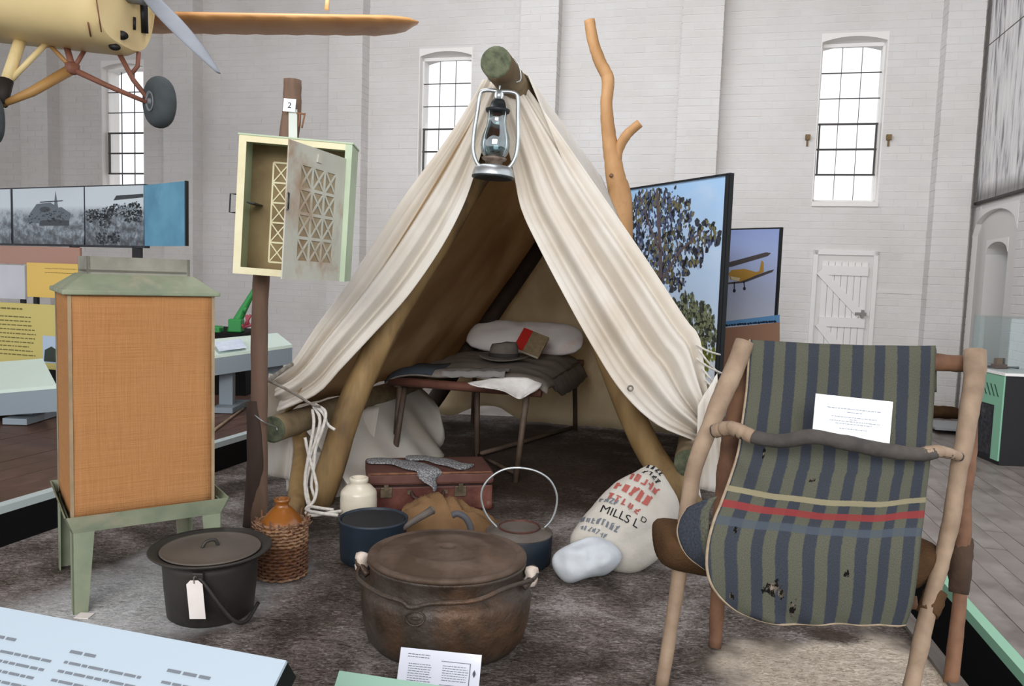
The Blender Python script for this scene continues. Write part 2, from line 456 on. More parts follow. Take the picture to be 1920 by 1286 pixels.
# ------------------------------------------------------------------ back wall of painted brick
def wall_s(px):
    r = (px-960)/FPX; return 10*r/(1+.24*r)/math.cos(HA)
def wpx(px, py):           # pixel on the back wall plane -> (s, z)
    d = ray(px, py); n = HV; k = (V((0, 10, 0))-CAM).dot(n)/d.dot(n); p = CAM+d*k
    return (p-V((0, 10, 0))).dot(HU), p.z
SL, SR = -9.6, wpx(1822, 400)[0]
ZB, ZT = HALLZ-.3, 5.6
WZ0, WZ1 = wpx(1590, 379)[1], wpx(1600, 66)[1]
wins = []
for a, b in ((190, 271), (781, 886), (1536, 1652)):
    s0_, s1_ = wpx(a, 220)[0], wpx(b, 220)[0]; wins.append((s0_, s1_))
wm = sum(b-a for a, b in wins)/3; wins = [((a+b)/2-wm/2, (a+b)/2+wm/2) for a, b in wins]
dz0, dz1 = HALLZ, wpx(1580, 478)[1]; ds0, ds1 = wpx(1528, 560)[0], wpx(1632, 560)[0]
openings = [(a, b, WZ0, WZ1) for a, b in wins]
bk = MB()
cuts = sorted(set([SL, SR]+[x for w_ in openings for x in w_[:2]]))
for a, b in zip(cuts, cuts[1:]):
    hole = [o for o in openings if abs(o[0]-a) < 1e-6]
    for z0, z1 in ([(ZB, hole[0][2]), (hole[0][3]+.0, ZT)] if hole else [(ZB, ZT)]):
        bk.hexa([wallpt(a, 0, z0), wallpt(b, 0, z0), wallpt(b, -.34, z0), wallpt(a, -.34, z0)], [wallpt(a, 0, z1), wallpt(b, 0, z1), wallpt(b, -.34, z1), wallpt(a, -.34, z1)])
wallb = struct('wall_back', bk, m_mortar)
BH, BL, JT = .086, .25, .008
def bricks(mb, P, s0, s1, z0, z1, skip, th=.0045, j0=0):
    z = z0; row = j0
    while z < z1-.01:
        zt = min(z+BH-JT, z1); s = s0 - (BL/2 if row % 2 else 0)
        while s < s1:
            a, b = max(s, s0), min(s+BL-JT, s1); s += BL
            segs = [(a, b)]
            for (o0, o1, q0, q1) in skip:
                if zt > q0 and z < q1:
                    nsegs = []
                    for (x, y) in segs:
                        if y <= o0 or x >= o1: nsegs.append((x, y))
                        else:
                            if x < o0: nsegs.append((x, o0))
                            if y > o1: nsegs.append((o1, y))
                    segs = nsegs
            for (x, y) in segs:
                if y-x < .015: continue
                t = th*random.uniform(.5, 1.3)
                o = mb.add([P(x, 0, z), P(y, 0, z), P(y, 0, zt), P(x, 0, zt), P(x, t, z+.002), P(y, t, z+.002), P(y, t, zt-.002), P(x, t, zt-.002)],
                       [(4, 5, 6, 7), (0, 1, 5, 4), (1, 2, 6, 5), (2, 3, 7, 6), (3, 0, 4, 7)])
        z += BH; row += 1
pil = []
for right in (112, 380, 690, 1045, 1345): 
    s = wpx(right, 250)[0]; pil.append((s-.46, s))
fs = wpx(1748, 300)[0]; pil.append((fs, fs+.36))
skip = [(a, b, ZB, ZT) for a, b in pil] + openings + [(ds0-.02, ds1+.02, ZB, dz1+.02)]
bb = MB(); bricks(bb, wallpt, SL, SR, HALLZ, ZT, skip)
part(wallb, 'brick_courses', bb, m_brick, None, 'stuff')
PD = .22
for i, (a, b) in enumerate(pil):
    mm = MB(); mm.hexa([wallpt(a, 0, ZB), wallpt(b, 0, ZB), wallpt(b, PD, ZB), wallpt(a, PD, ZB)], [wallpt(a, 0, ZT), wallpt(b, 0, ZT), wallpt(b, PD, ZT), wallpt(a, PD, ZT)])
    pp = part(wallb, 'pilaster', mm, m_mortar)
    bb = MB(); bricks(bb, lambda s, d, z: wallpt(s, PD+d, z), a, b, HALLZ, ZT, [], j0=i)
    for sd, sx in ((a, -1), (b, 1)):
        bricks(bb, lambda s, d, z, sd=sd, sx=sx: wallpt(sd+sx*d, s, z), 0.0, PD, HALLZ, ZT, [], j0=i+1)
    part(pp, 'brick_courses', bb, m_brick, None, 'stuff')
# dado ledge
dl = MB(); zz = wpx(1700, 551)[1]
dl.hexa([wallpt(ds1+.04, 0, zz), wallpt(fs, 0, zz), wallpt(fs, .012, zz), wallpt(ds1+.04, .012, zz)], [wallpt(ds1+.04, 0, zz+.03), wallpt(fs, 0, zz+.03), wallpt(fs, .02, zz+.03), wallpt(ds1+.04, .02, zz+.03)])
struct('trim_4', dl, m_white)
bs = MB(); bs.hexa([wallpt(2.6, .0, HALLZ), wallpt(fs, 0, HALLZ), wallpt(fs, .03, HALLZ), wallpt(2.6, .03, HALLZ)], [wallpt(2.6, .0, HALLZ+.1), wallpt(fs, 0, HALLZ+.1), wallpt(fs, .02, HALLZ+.1), wallpt(2.6, .02, HALLZ+.1)])
struct('baseboard_back', bs, m_white)

# windows: segmental arch heads, iron frames, hopper sashes
for wi, (a, b) in enumerate(wins):
    c = (a+b)/2; hw = (b-a)/2; rise = .06; fd = -.10
    fr = MB()
    for (x0, x1, z0, z1) in ((a, a+.035, WZ0, WZ1), (b-.035, b, WZ0, WZ1), (a, b, WZ0, WZ0+.035), (a, b, WZ1-.10, WZ1-.06)):
        fr.hexa([wallpt(x0, fd, z0), wallpt(x1, fd, z0), wallpt(x1, fd-.04, z0), wallpt(x0, fd-.04, z0)], [wallpt(x0, fd, z1), wallpt(x1, fd, z1), wallpt(x1, fd-.04, z1), wallpt(x0, fd-.04, z1)])
    W = struct('window_%d' % (wi+1), fr, m_white)
    # arch infill
    ar = MB(); n = 10
    for i in range(n):
        xa = a+(b-a)*i/n; xb = a+(b-a)*(i+1)/n
        za = WZ1-.07+rise*(1-((xa-c)/hw)**2); zb = WZ1-.07+rise*(1-((xb-c)/hw)**2)
        ar.hexa([wallpt(xa, .004, za), wallpt(xb, .004, zb), wallpt(xb, -.34, zb-.02), wallpt(xa, -.34, za-.02)],
                [wallpt(xa, .004, WZ1+.03), wallpt(xb, .004, WZ1+.03), wallpt(xb, -.34, WZ1+.03), wallpt(xa, -.34, WZ1+.03)])
    part(W, 'arch_head', ar, m_reveal)
    sl = MB(); sl.hexa([wallpt(a-.0, .03, WZ0-.05), wallpt(b+.0, .03, WZ0-.05), wallpt(b, -.2, WZ0-.05), wallpt(a, -.2, WZ0-.05)], [wallpt(a, .03, WZ0), wallpt(b, .03, WZ0), wallpt(b, -.2, WZ0+.03), wallpt(a, -.2, WZ0+.03)])
    part(W, 'window_sill', sl, m_reveal)
    for x0, x1 in ((a, a+.012), (b-.012, b)):
        rv = MB(); rv.hexa([wallpt(x0, .002, WZ0), wallpt(x1, .002, WZ0), wallpt(x1, -.34, WZ0), wallpt(x0, -.34, WZ0)], [wallpt(x0, .002, WZ1-.02), wallpt(x1, .002, WZ1-.02), wallpt(x1, -.34, WZ1-.02), wallpt(x0, -.34, WZ1-.02)])
        part(W, 'reveal', rv, m_reveal)
    rows = [WZ0+.035+(WZ1-.14-WZ0)*k/6 for k in range(7)]
    for k in range(1, 6):
        th = .020 if k in (1, 2, 3) else .007
        gb = MB(); gb.box(wallpt(c, fd+.005, rows[k]), (b-a-.07, .03, th), (HU, HV, UP)); part(W, 'glazing_bar', gb, m_iron)
    for k in (1, 2):
        gb = MB(); gb.box(wallpt(a+.035+(b-a-.07)*k/3, fd-.01, (rows[0]+rows[6])/2), (.006, .015, rows[6]-rows[0]), (HU, HV, UP)); part(W, 'glazing_bar', gb, m_iron)
    for sx in (a+.05, b-.05):      # hopper sash stiles
        gb = MB(); gb.box(wallpt(sx, fd+.006, (rows[1]+rows[3])/2), (.018, .03, rows[3]-rows[1]), (HU, HV, UP)); part(W, 'sash_stile', gb, m_iron)
    for i in range(6):
        for k in range(3):
            x0 = a+.035+(b-a-.07)*k/3; x1 = x0+(b-a-.07)/3
            gp = MB(); gp.box(wallpt((x0+x1)/2, fd-.015, (rows[i]+rows[i+1])/2), (x1-x0-.004, .004, rows[i+1]-rows[i]-.004), (HU, HV, UP))
            part(W, 'pane', gp, m_pane)
# rust stains / brackets beside the right window
for x in (1514, 1666):
    s, z = wpx(x, 258); mm = MB(); mm.box(wallpt(s, .02, z), (.05, .05, .06), (HU, HV, UP)); mm.box(wallpt(s, .01, z-.05), (.02, .02, .1), (HU, HV, UP))
    solo('wall_bracket', mm, M('rusted_bracket%d' % x, '#8A7350', '#5E4A34'), 'small rusty bracket on white brick wall, %s of the right-hand window' % ('left' if x < 1600 else 'right'), 'bracket', 'brackets beside the right window')

# ledged and braced door painted the colour of the wall
dm = MB(); dm.box(wallpt((ds0+ds1)/2, -.01, (dz0+dz1)/2), (ds1-ds0, .03, dz1-dz0), (HU, HV, UP))
door = struct('door_1', dm, m_mortar)
nP = 7; lw = (ds1-ds0-.10)/nP
for i in range(nP):
    mm = MB(); mm.box(wallpt(ds0+.05+lw*(i+.5), .012, (dz0+dz1)/2-.03), (lw-.008, .018, dz1-dz0-.1), (HU, HV, UP)); part(door, 'plank', mm, m_white)
for z in (dz0+.25, wpx(1580, 604)[1], dz1-.18):
    mm = MB(); mm.box(wallpt((ds0+ds1)/2, .03, z), (ds1-ds0-.1, .024, .11), (HU, HV, UP)); part(door, 'ledge', mm, m_white)
for (xa, ya, xb, yb) in ((1536, 508, 1612, 590), (1534, 606, 1600, 690)):
    A_, B_ = wpx(xa, ya), wpx(xb, yb); d_ = (wallpt(B_[0], 0, B_[1])-wallpt(A_[0], 0, A_[1])); L_ = d_.length; d_.normalize()
    mm = MB(); mm.box(wallpt((A_[0]+B_[0])/2, .03, (A_[1]+B_[1])/2), (L_, .03, .09), (d_, HV, d_.cross(HV))); part(door, 'brace', mm, m_white)
mm = MB(); s, z = wpx(1612, 588); mm.box(wallpt(s, .05, z), (.12, .03, .03), (HU, HV, UP)); mm.box(wallpt(s+.02, .05, z), (.03, .04, .09), (HU, HV, UP)); part(door, 'latch', mm, flat('latch_grey', '#8B8985', .5))
for x0, x1, z0, z1 in ((ds0-.05, ds0, dz0, dz1+.05), (ds1, ds1+.05, dz0, dz1+.05), (ds0-.05, ds1+.05, dz1, dz1+.05)):
    mm = MB(); mm.box(wallpt((x0+x1)/2, .012, (z0+z1)/2), (x1-x0, .03, z1-z0), (HU, HV, UP)); part(door, 'door_frame', mm, m_white)

# ------------------------------------------------------------------ right wall with arched niche
RC = wallpt(SR, 0, 0)
def rwp(t, d=0, z=0): return RC - HV*t - HU*d + UP*z
N0, N1 = .40, 1.02; NZ1 = 1.55; NR = .12; R0, R1, RZ = .10, 1.36, 1.72
rw = MB()
def rslab(t0, t1, z0, z1, d0=0, d1=-.5):
    rw.hexa([rwp(t0, d0, z0), rwp(t1, d0, z0), rwp(t1, d1, z0), rwp(t0, d1, z0)], [rwp(t0, d0, z1), rwp(t1, d0, z1), rwp(t1, d1, z1), rwp(t0, d1, z1)])
rslab(0, R0, ZB, ZT); rslab(R1, 3.4, ZB, ZT); rslab(R0, R1, RZ+.26, ZT)
rslab(R0, N0, ZB, RZ+.26, -.05); rslab(N1, R1, ZB, RZ+.26, -.05); rslab(N0, N1, NZ1+.1, RZ+.26, -.05)
rslab(N0, N1, ZB, NZ1+.1, -.42)
wallr = struct('wall_right', rw, m_mortar)
n = 14; am = MB()
for i in range(n):
    ta = R0+(R1-R0)*i/n; tb = R0+(R1-R0)*(i+1)/n; f = lambda t: RZ+.24*math.sqrt(max(0, 1-((t-(R0+R1)/2)/((R1-R0)/2))**2))
    am.hexa([rwp(ta, .006, f(ta)), rwp(tb, .006, f(tb)), rwp(tb, -.05, f(tb)), rwp(ta, -.05, f(ta))], [rwp(ta, .006, RZ+.27), rwp(tb, .006, RZ+.27), rwp(tb, -.05, RZ+.27), rwp(ta, -.05, RZ+.27)])
    tc = N0+(N1-N0)*i/n; td = N0+(N1-N0)*(i+1)/n; g_ = lambda t: NZ1-.04+NR*math.sqrt(max(0, 1-((t-(N0+N1)/2)/((N1-N0)/2))**2))
    am.hexa([rwp(tc, -.045, g_(tc)), rwp(td, -.045, g_(td)), rwp(td, -.42, g_(td)), rwp(tc, -.42, g_(tc))], [rwp(tc, -.045, NZ1+.11), rwp(td, -.045, NZ1+.11), rwp(td, -.42, NZ1+.11), rwp(tc, -.42, NZ1+.11)])
part(wallr, 'arch', am, m_white)
nb = MB(); nb.box(rwp((N0+N1)/2, -.36, .6), (N1-N0-.02, .03, 2.0), (HV, HU, UP)); part(wallr, 'niche_back_panel', nb, flat('grey_niche_back', '#A9AAAA', .7))  # plain grey panel closing the back of the niche
bb = MB(); bricks(bb, rwp, 0, 3.4, HALLZ, ZT, [(R0, R1, ZB, RZ+.2), (R0+.2, R1-.2, RZ, RZ+.27)])
part(wallr, 'brick_courses', bb, m_brick, None, 'stuff')

# left wall, only its far end
lw = MB(); lw.hexa([wallpt(-9.6, 0, ZB), wallpt(-9.6, 5, ZB), wallpt(-9.9, 5, ZB), wallpt(-9.9, 0, ZB)], [wallpt(-9.6, 0, ZT), wallpt(-9.6, 5, ZT), wallpt(-9.9, 5, ZT), wallpt(-9.9, 0, ZT)])
wl_ = struct('wall_left', lw, m_mortar)
bb = MB(); bricks(bb, lambda s, d, z: wallpt(-9.6+d, s, z), 0, 5, HALLZ, ZT, []); part(wl_, 'brick_courses', bb, m_brick, None, 'stuff')

# timber ceiling, out of view, extended forward to darken the upper wall
ce = MB()
ce.hexa([wallpt(-9.6, 0, 5.2), wallpt(6, 0, 5.2), wallpt(6, 12.5, 5.6), wallpt(-9.6, 12.5, 5.6)], [wallpt(-9.6, 0, 5.3), wallpt(6, 0, 5.3), wallpt(6, 12.5, 5.7), wallpt(-9.6, 12.5, 5.7)])
struct('ceiling', ce, m_ceil)

# ================================================================== TENT
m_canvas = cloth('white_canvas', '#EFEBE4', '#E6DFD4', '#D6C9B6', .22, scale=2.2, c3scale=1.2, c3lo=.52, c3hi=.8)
m_canvas_brown = cloth('brown_canvas', '#C2A987', '#AC8F6A', '#8F6C46', .30, scale=1.6, c3scale=.9, c3lo=.42, c3hi=.75)
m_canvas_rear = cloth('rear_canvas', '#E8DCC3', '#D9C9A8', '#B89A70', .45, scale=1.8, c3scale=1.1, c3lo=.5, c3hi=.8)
m_pole = M('peeled_pole', '#9A7F55', '#7C623E', '#574431', scale=9, stretch=(1, 1, .25), rough=.7, bmp=.25, c3scale=6, c3lo=.5)
m_polegrey = M('weathered_pole', '#8A7A5E', '#6B5A42', '#5A4A36', scale=9, rough=.85, bmp=.3)
m_endgrain = M('green_end_grain', '#6A6F58', '#4E5442', '#3C4034', scale=30, rough=.9, bmp=.5, c3scale=20)
m_darkpole = M('dark_pole', '#3A2A20', '#2A1E17', scale=8, rough=.8)
m_cord = M('white_cord', '#DCD8D2', '#C4BFB7', scale=60, rough=.9, bmp=.4)
m_greycord = M('grey_cord', '#8B857B', '#6E675E', scale=60, rough=.9, bmp=.4)

TV = V((math.sin(math.radians(14)), math.cos(math.radians(14)), 0))
RF = pt(930, 117, 3.2)                               # front end of the ridge pole
RIDGE = lambda Y: RF + TV*((Y-RF.y)/TV.y) + UP*((Y-RF.y)*-.05)
LF = pt(512, 805, 3.5); LRAIL = lambda Y: LF + TV*((Y-LF.y)/TV.y) + UP*(-.005*(Y-LF.y))
RFt = pt(1290, 868, 3.4); RRAIL = lambda Y: RFt + TV*((Y-RFt.y)/TV.y)
tent = thing('canvas_tent', 'white canvas ridge tent on bush poles with front flaps tied back', 'tent', (0.1, 4.5, 0))
def pole(name, pts, r, mat, seg=14, jit=.03, n=6, label=None, parent=tent):
    m = MB(); sp_l = resample(spline(pts, n), 26); sd = len(name)+len(pts)*3.1
    sp_l = [p + V((mnoise.noise(p*3+V((sd, 0, 0))), mnoise.noise(p*3+V((0, sd, 5))), 0))*.010*math.sin(PI*i/25) for i, p in enumerate(sp_l)]
    m.tube(sp_l, r, seg, jit=jit); return part(parent, name, m, mat, label)
rp = pole('ridge_pole', [RF, RIDGE(4.3), RIDGE(5.76)], [.064, .06, .055], m_polegrey, label='weathered ridge pole with greenish sawn end')
def endcap(p, d, r, parent):
    d = V(d).normalized(); a = d.orthogonal().normalized(); m = MB(); m.lathe([(r*.985, 0), (r*.99, .004), (r*.8, .0055), (0.0001, .006)], p, 20, ax=(a, d.cross(a), d)); part(parent, 'sawn_end', m, m_endgrain)
endcap(RF, -TV, .064, rp)
lr = pole('side_rail', [LF, LRAIL(4.6), LRAIL(5.85)], [.062, .058, .05], m_polegrey, label='left rail pole with green sawn end')
endcap(LF, -TV, .062, lr)
rr = pole('side_rail', [RFt, RRAIL(4.4), RRAIL(5.6)], [.062, .058, .05], m_polegrey, label='right rail pole with dark green sawn end')
endcap(RFt, -TV, .062, rr)
RX = RIDGE(3.72)
pole('rafter', [gr(597, 945, -.0), pt(702, 660, 3.70), RX + V((-.01, .0, -.02))], [.068, .062, .05], m_pole, label='honey coloured peeled pole')
pole('rafter', [gr(1302, 965, 0), pt(1178, 765, 3.80), RX + V((-.03, .03, -.06))], [.072, .06, .05], m_pole, label='honey coloured peeled pole')
RY = RIDGE(5.55)
pole('rafter', [V((LRAIL(5.5).x-.1, 5.75, 0)), RY+V((.0, .05, -.03))], [.06, .05], m_darkpole)
pole('rafter', [V((RRAIL(5.4).x+.1, 5.45, 0)), RY+V((-.0, -.06, -.05))], [.06, .05], m_darkpole)
pole('rail_post', [gr(552, 972), pt(566, 850, LF.y+.22), LRAIL(LF.y+.2)+UP*(-.0)], [.042, .04, .036], m_pole)
pole('rail_post', [V((RRAIL(3.75).x, 3.75, 0)), RRAIL(3.75)], [.045, .04], m_pole)

def lerp_rows(A, B, n, fn=None):
    rows = []
    for i in range(n+1):
        s = i/n; rows.append([a.lerp(b, s) + (fn(s, j/(len(A)-1)) if fn else V((0, 0, 0))) for j, (a, b) in enumerate(zip(A, B))])
    return rows
# roof slopes (brown canvas left, white canvas right) from ridge over the rails
N = 26
for side, RAIL, sg in (('left', LRAIL, -1), ('right', RRAIL, 1)):
    ye = 6.06 if sg < 0 else 5.62
    top = [RIDGE(3.47+(5.80-3.47)*i/N)+UP*.066 for i in range(N+1)]; bot = [RAIL(3.60+(ye-3.60)*i/N)+UP*.06+HU*(sg*.03) for i in range(N+1)]
    nrm = ((bot[0]-top[0]).cross(TV)*(-1 if sg > 0 else 1)).normalized()
    apex = [p.copy() for p in top]; top = [p - UP*.035 + HU*(sg*.066) for p in top]
    mb = MB(); mb.grid([apex]+lerp_rows(top, bot, 16, lambda s, t: -UP*(.05*math.sin(PI*s)) + nrm*(.012*math.sin(t*21+s*2)+.008*math.sin(t*47+1))*s))
    part(tent, 'roof_slope', mb, m_canvas_brown if sg < 0 else m_canvas, solid=.003)
# rear wall down to the ground
RB = V((.54, 5.75, 0))
def rear(u, z, d=0): return RB + HU*u + UP*z + HV*d
ridge_u = (RIDGE(5.72)-RB).dot(HU); lu = (LRAIL(5.85)-RB).dot(HU)-.04; ru = (RRAIL(5.55)-RB).dot(HU)+.02
rows = []
for i in range(25):
    q = i/24; z = 1.93*(1-q)+.015*q
    if z > .38: k = (1.93-z)/(1.93-.38); a = ridge_u+(lu-ridge_u)*k; b = ridge_u+(ru-ridge_u)*k
    else: a, b = lu-.12*min(1, (.38-z)/.1), ru
    r = []
    for j in range(41):
        u = a+(b-a)*j/40; zz = z
        if q > .9 and -1.0 < u < -.45: zz = z + .10*(q-.9)/.1*math.sin(PI*(u+1.0)/.55)
        r.append(rear(u, zz, .02*math.sin(u*16+.6*math.sin(z*2))+.012*math.sin(u*37)))
    rows.append(r)
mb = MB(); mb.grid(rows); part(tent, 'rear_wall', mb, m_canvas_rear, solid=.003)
# left side skirt below the rail, blown inwards under the bed
rows = []
for i in range(15):
    q = i/14; r = []
    for j in range(31):
        y = 3.72+j/30*(5.2-3.72); p = LRAIL(y)+UP*.0
        inw = .42*q**1.3*math.sin(PI*min(1, .25+.6*j/30))
        cut = max(0, (j-25)/5)**2*.55
        z = p.z*(1-q*(1-cut)) + .012
        pp = V((p.x, p.y, z)) + HU*(inw+.02*math.sin(j*.9+q*2)*q) + TV*(.05*math.sin(q*3))
        r.append(pp)
    rows.append(r)
mb = MB(); mb.grid(rows); part(tent, 'side_skirt', mb, m_canvas, solid=.003)
rows = []
for i in range(11):
    q = i/10; rows.append([RRAIL(3.7+j/24*1.8)+UP*(-(RRAIL(4).z-.015)*q)+HU*(.05*q+.02*math.sin(j*.8)*q) for j in range(25)])
mb = MB(); mb.grid(rows); part(tent, 'side_skirt', mb, m_canvas, solid=.003)

def flap(name, outer, inner, Yo, Yi, nf, amp, nt_=40, ns=34, label=None, ph=0, fan=.25, mat=None, edge=0.0):
    def seq(pts, Y):
        sp = spline([V((a, b, 0)) for a, b in pts], 10); sp = resample(sp, nt_+1)
        return [pt(p.x, p.y, Y[0]+(Y[1]-Y[0])*i/nt_) for i, p in enumerate(sp)]
    O, I = seq(outer, Yo), seq(inner, Yi)
    rows = []
    for i in range(nt_+1):
        t = i/nt_; r = []
        for j in range(ns*3+1):
            s = j/(ns*3); w_ = math.sin(2*PI*nf*s+ph+1.1*math.sin(2.2*t))
            w2 = math.sin(2*PI*nf*2.3*s+ph*2+2*t)
            env = min(1, 6*s+.3)*min(1, 6*(1-s)+.3)
            d = amp*(fan+(1-fan)*min(1, 1.6*t))*(abs(w_)**.75*(1 if w_ > 0 else -1)+.35*w2)*env
            r.append(O[i].lerp(I[i], s) + V((0, -1, .15))*d)
        rows.append(r)
    mb = MB(); mb.grid(rows); return part(tent, name, mb, mat or m_canvas, label, solid=.004)
flap('front_flap', [(905, 150), (885, 188), (838, 262), (755, 375), (660, 522), (592, 616), (548, 682), (516, 704)],
     [(950, 152), (925, 215), (893, 318), (868, 388), (826, 468), (765, 556), (700, 628), (640, 692), (596, 738), (522, 772)], (3.50, 3.60), (3.46, 3.56), 2.1, .036, ph=.4)
flap('front_flap', [(978, 152), (1000, 180), (1040, 237), (1120, 352), (1210, 482), (1285, 596), (1312, 632), (1322, 700), (1330, 760)],
     [(925, 152), (942, 225), (964, 330), (978, 395), (1012, 468), (1058, 556), (1108, 646), (1163, 732), (1228, 794), (1306, 828)], (3.50, 3.46), (3.46, 3.40), 2.7, .040, ph=2.2)
# canvas hanging below the rails at the front
flap('hanging_canvas', [(505, 700), (500, 760), (500, 830), (503, 890)], [(640, 730), (628, 790), (613, 850), (598, 918)], (3.66, 3.70), (4.25, 3.82), 1.7, .022, 20, 20, ph=1)
flap('hanging_canvas', [(536, 840), (537, 880), (538, 922)], [(618, 850), (612, 885), (590, 905)], (3.80, 3.80), (3.84, 3.84), 1.2, .012, 12, 12)
flap('hanging_canvas', [(640, 770), (630, 830), (612, 900), (628, 968)], [(712, 760), (700, 830), (690, 900), (690, 975)], (4.30, 3.60), (4.40, 3.66), 1.4, .022, 20, 20, ph=.7)
flap('hanging_canvas', [(1308, 760), (1306, 830), (1302, 880), (1296, 915)], [(1345, 700), (1350, 800), (1356, 860), (1360, 925)], (3.38, 3.30), (3.42, 3.40), 1.6, .018, 16, 16, ph=.7)
# eyelet on the right flap
mb = MB(); c = pt(1182, 728, 3.36); mb.tube([c+V((math.cos(a)*.011, 0, math.sin(a)*.011)) for a in [k*PI/6 for k in range(12)]], .004, 6, closed=True); part(tent, 'eyelet', mb, m_greycord)
# lacing cords on the right
for (a, b, c, d_) in ((1304, 645, 1350, 665), (1310, 655, 1348, 700), (1316, 690, 1352, 728), (1322, 712, 1360, 742), (1306, 672, 1354, 700)):
    mb = MB(); mb.tube(spline([pt(a, b, 3.44), pt((a+c)/2, (b+d_)/2+3, 3.46), pt(c, d_, 3.62)], 4), .0045, 6); part(tent, 'lacing_cord', mb, m_cord)
mb = MB(); mb.tube(spline([pt(548, 682, 3.55), pt(530, 694, 3.5), pt(505, 712, 3.45), pt(494, 714, 3.36)], 6), .010, 8, jit=.1); part(tent, 'tie', mb, m_greycord)
mb = MB(); mb.tube(spline([pt(500, 712, 3.42), pt(545, 734, 3.43), pt(585, 758, 3.45), pt(600, 762, 3.47)], 6), .0065, 8); part(tent, 'guy_cord', mb, m_greycord)

# ------------------------------------------------------------------ white rope, looped over the left rail
strands = [
 [(590, 760, 3.50), (606, 775, 3.48), (614, 795, 3.47), (628, 806, 3.46)],
 [(592, 758, 3.52), (610, 772, 3.47), (606, 800, 3.44), (592, 840, 3.43), (588, 880, 3.42), (584, 910, 3.40), (590, 935, 3.39), (582, 942, 3.39), (574, 925, 3.40), (577, 890, 3.42), (590, 850, 3.44), (600, 805, 3.45), (598, 776, 3.48)],
 [(588, 762, 3.52), (600, 786, 3.46), (592, 825, 3.44), (580, 860, 3.43), (574, 905, 3.41), (580, 948, 3.36), (574, 962, 3.30), (590, 966, 3.26), (620, 961, 3.27), (640, 958, 3.30)],
 [(572, 820, 3.44), (578, 850, 3.43), (588, 885, 3.41), (594, 915, 3.39), (588, 940, 3.37), (574, 955, 3.32), (600, 962, 3.22), (634, 966, 3.22)],
 [(586, 768, 3.50), (588, 800, 3.45), (574, 880, 3.41), (572, 915, 3.39), (578, 945, 3.37), (592, 951, 3.33), (625, 956, 3.30)],
]
mb = MB()
for s_ in strands: 
    P_ = spline([pt(*p) for p in s_], 7)
    for p in P_: p.z = max(p.z, .008)
    mb.tube(P_, .0072, 7, jit=.06)
solo('rope', mb, m_cord, 'white cotton rope hanging in loops from the left tent rail to the floor', 'rope')

# ================================================================== HURRICANE LANTERN
m_zinc = M('galvanised_steel', '#C3C8CA', '#A9AFB2', scale=8, rough=.35, metal=.75, bmp=.05)
m_dark = M('dark_metal', '#33383B', '#26292B', scale=10, rough=.5, metal=.5)
m_globe = glass('lantern_glass', (.72, .80, .82), .28, .03)
LY = 3.30; Lb = pt(924, 335, LY); Lt = pt(936, 172, LY); lup = (Lt-Lb).normalized(); lrt = V((1, 0, 0)); lrt = (lrt-lup*lrt.dot(lup)).normalized(); lfw = lup.cross(lrt)
H = (Lt-Lb).length
lan = thing('hurricane_lantern', 'galvanised hurricane lantern with clear glass globe hanging from the ridge pole', 'lantern', Lb)
AXL = (lrt, lfw, lup)
mb = MB(); mb.lathe([(.076, 0), (.087, .004), (.088, .014), (.084, .03), (.078, .046), (.062, .052), (.04, .056), (0.0001, .058)], Lb, 40, ax=AXL); part(lan, 'fuel_tank', mb, m_zinc)
mb = MB(); mb.lathe([(.078, -.001), (.088, .001), (.0885, .008), (.086, .012)], Lb, 40, ax=AXL); part(lan, 'tank_seam', mb, m_dark)
mb = MB(); mb.lathe([(.034, .055), (.036, .07), (.05, .078), (.052, .085), (.03, .09), (.022, .105), (.0001, .11)], Lb, 28, ax=AXL); part(lan, 'burner', mb, M('rusty_burner', '#8E7F73', '#5B4A40', scale=30, rough=.6, metal=.4))
mb = MB(); pr = [(.040, .084), (.056, .105), (.062, .135), (.058, .17), (.044, .21), (.040, .24), (.044, .272)]
mb.lathe(pr+[(r-.003, z) for r, z in reversed(pr)], Lb, 36, ax=AXL); mb.f = mb.f[:-2] if len(mb.f[-1]) == 36 else mb.f; mb.sm = mb.sm[:len(mb.f)]
part(lan, 'glass_globe', mb, m_globe)
mb = MB(); mb.lathe([(.047, .27), (.051, .278), (.050, .284), (.034, .29), (.030, .31), (.024, .322), (.0001, .326)], Lb, 32, ax=AXL); part(lan, 'chimney_cap', mb, m_dark)
for sx in (-1, 1):
    P_ = [(.055, .045), (.074, .065), (.090, .11), (.092, .18), (.084, .27), (.080, .33), (.070, .352), (.04, .358), (.008, .356)]
    mb = MB(); mb.tube(spline([Lb+lrt*(sx*a)+lup*b for a, b in P_], 5), .0085, 9); part(lan, 'side_tube', mb, m_zinc)
mb = MB(); mb.tube(spline([Lb+lrt*a+lup*b for a, b in ((-.012, .358), (-.012, .33), (.012, .33), (.012, .358))], 4), .007, 8); mb.tube([Lb+lup*.32, Lb+lup*.36], .012, 10); part(lan, 'crown_tube', mb, m_zinc)
mb = MB(); cR = RIDGE(LY+.03); 
mb.tube(spline([Lb+lup*.358, Lb+lup*(.40), cR+V((-.066, 0, -.03)), cR+V((-.05, 0, .05)), cR+V((.0, 0, .069)), cR+V((.05, 0, .05)), cR+V((.066, 0, -.03)), Lb+lup*.40+V((.008, 0, 0)), Lb+lup*.358], 5), .003, 6); part(lan, 'hanging_wire', mb, m_zinc)
for k in range(4):      # wire guard round the globe
    a = PI/4+k*PI/2; mb = MB(); mb.tube(spline([Lb+lrt*(math.cos(a)*r)+lfw*(math.sin(a)*r)+lup*z for r, z in ((.052, .09), (.066, .13), (.06, .18), (.047, .23), (.048, .272))], 4), .0016, 5); part(lan, 'globe_guard', mb, m_zinc)

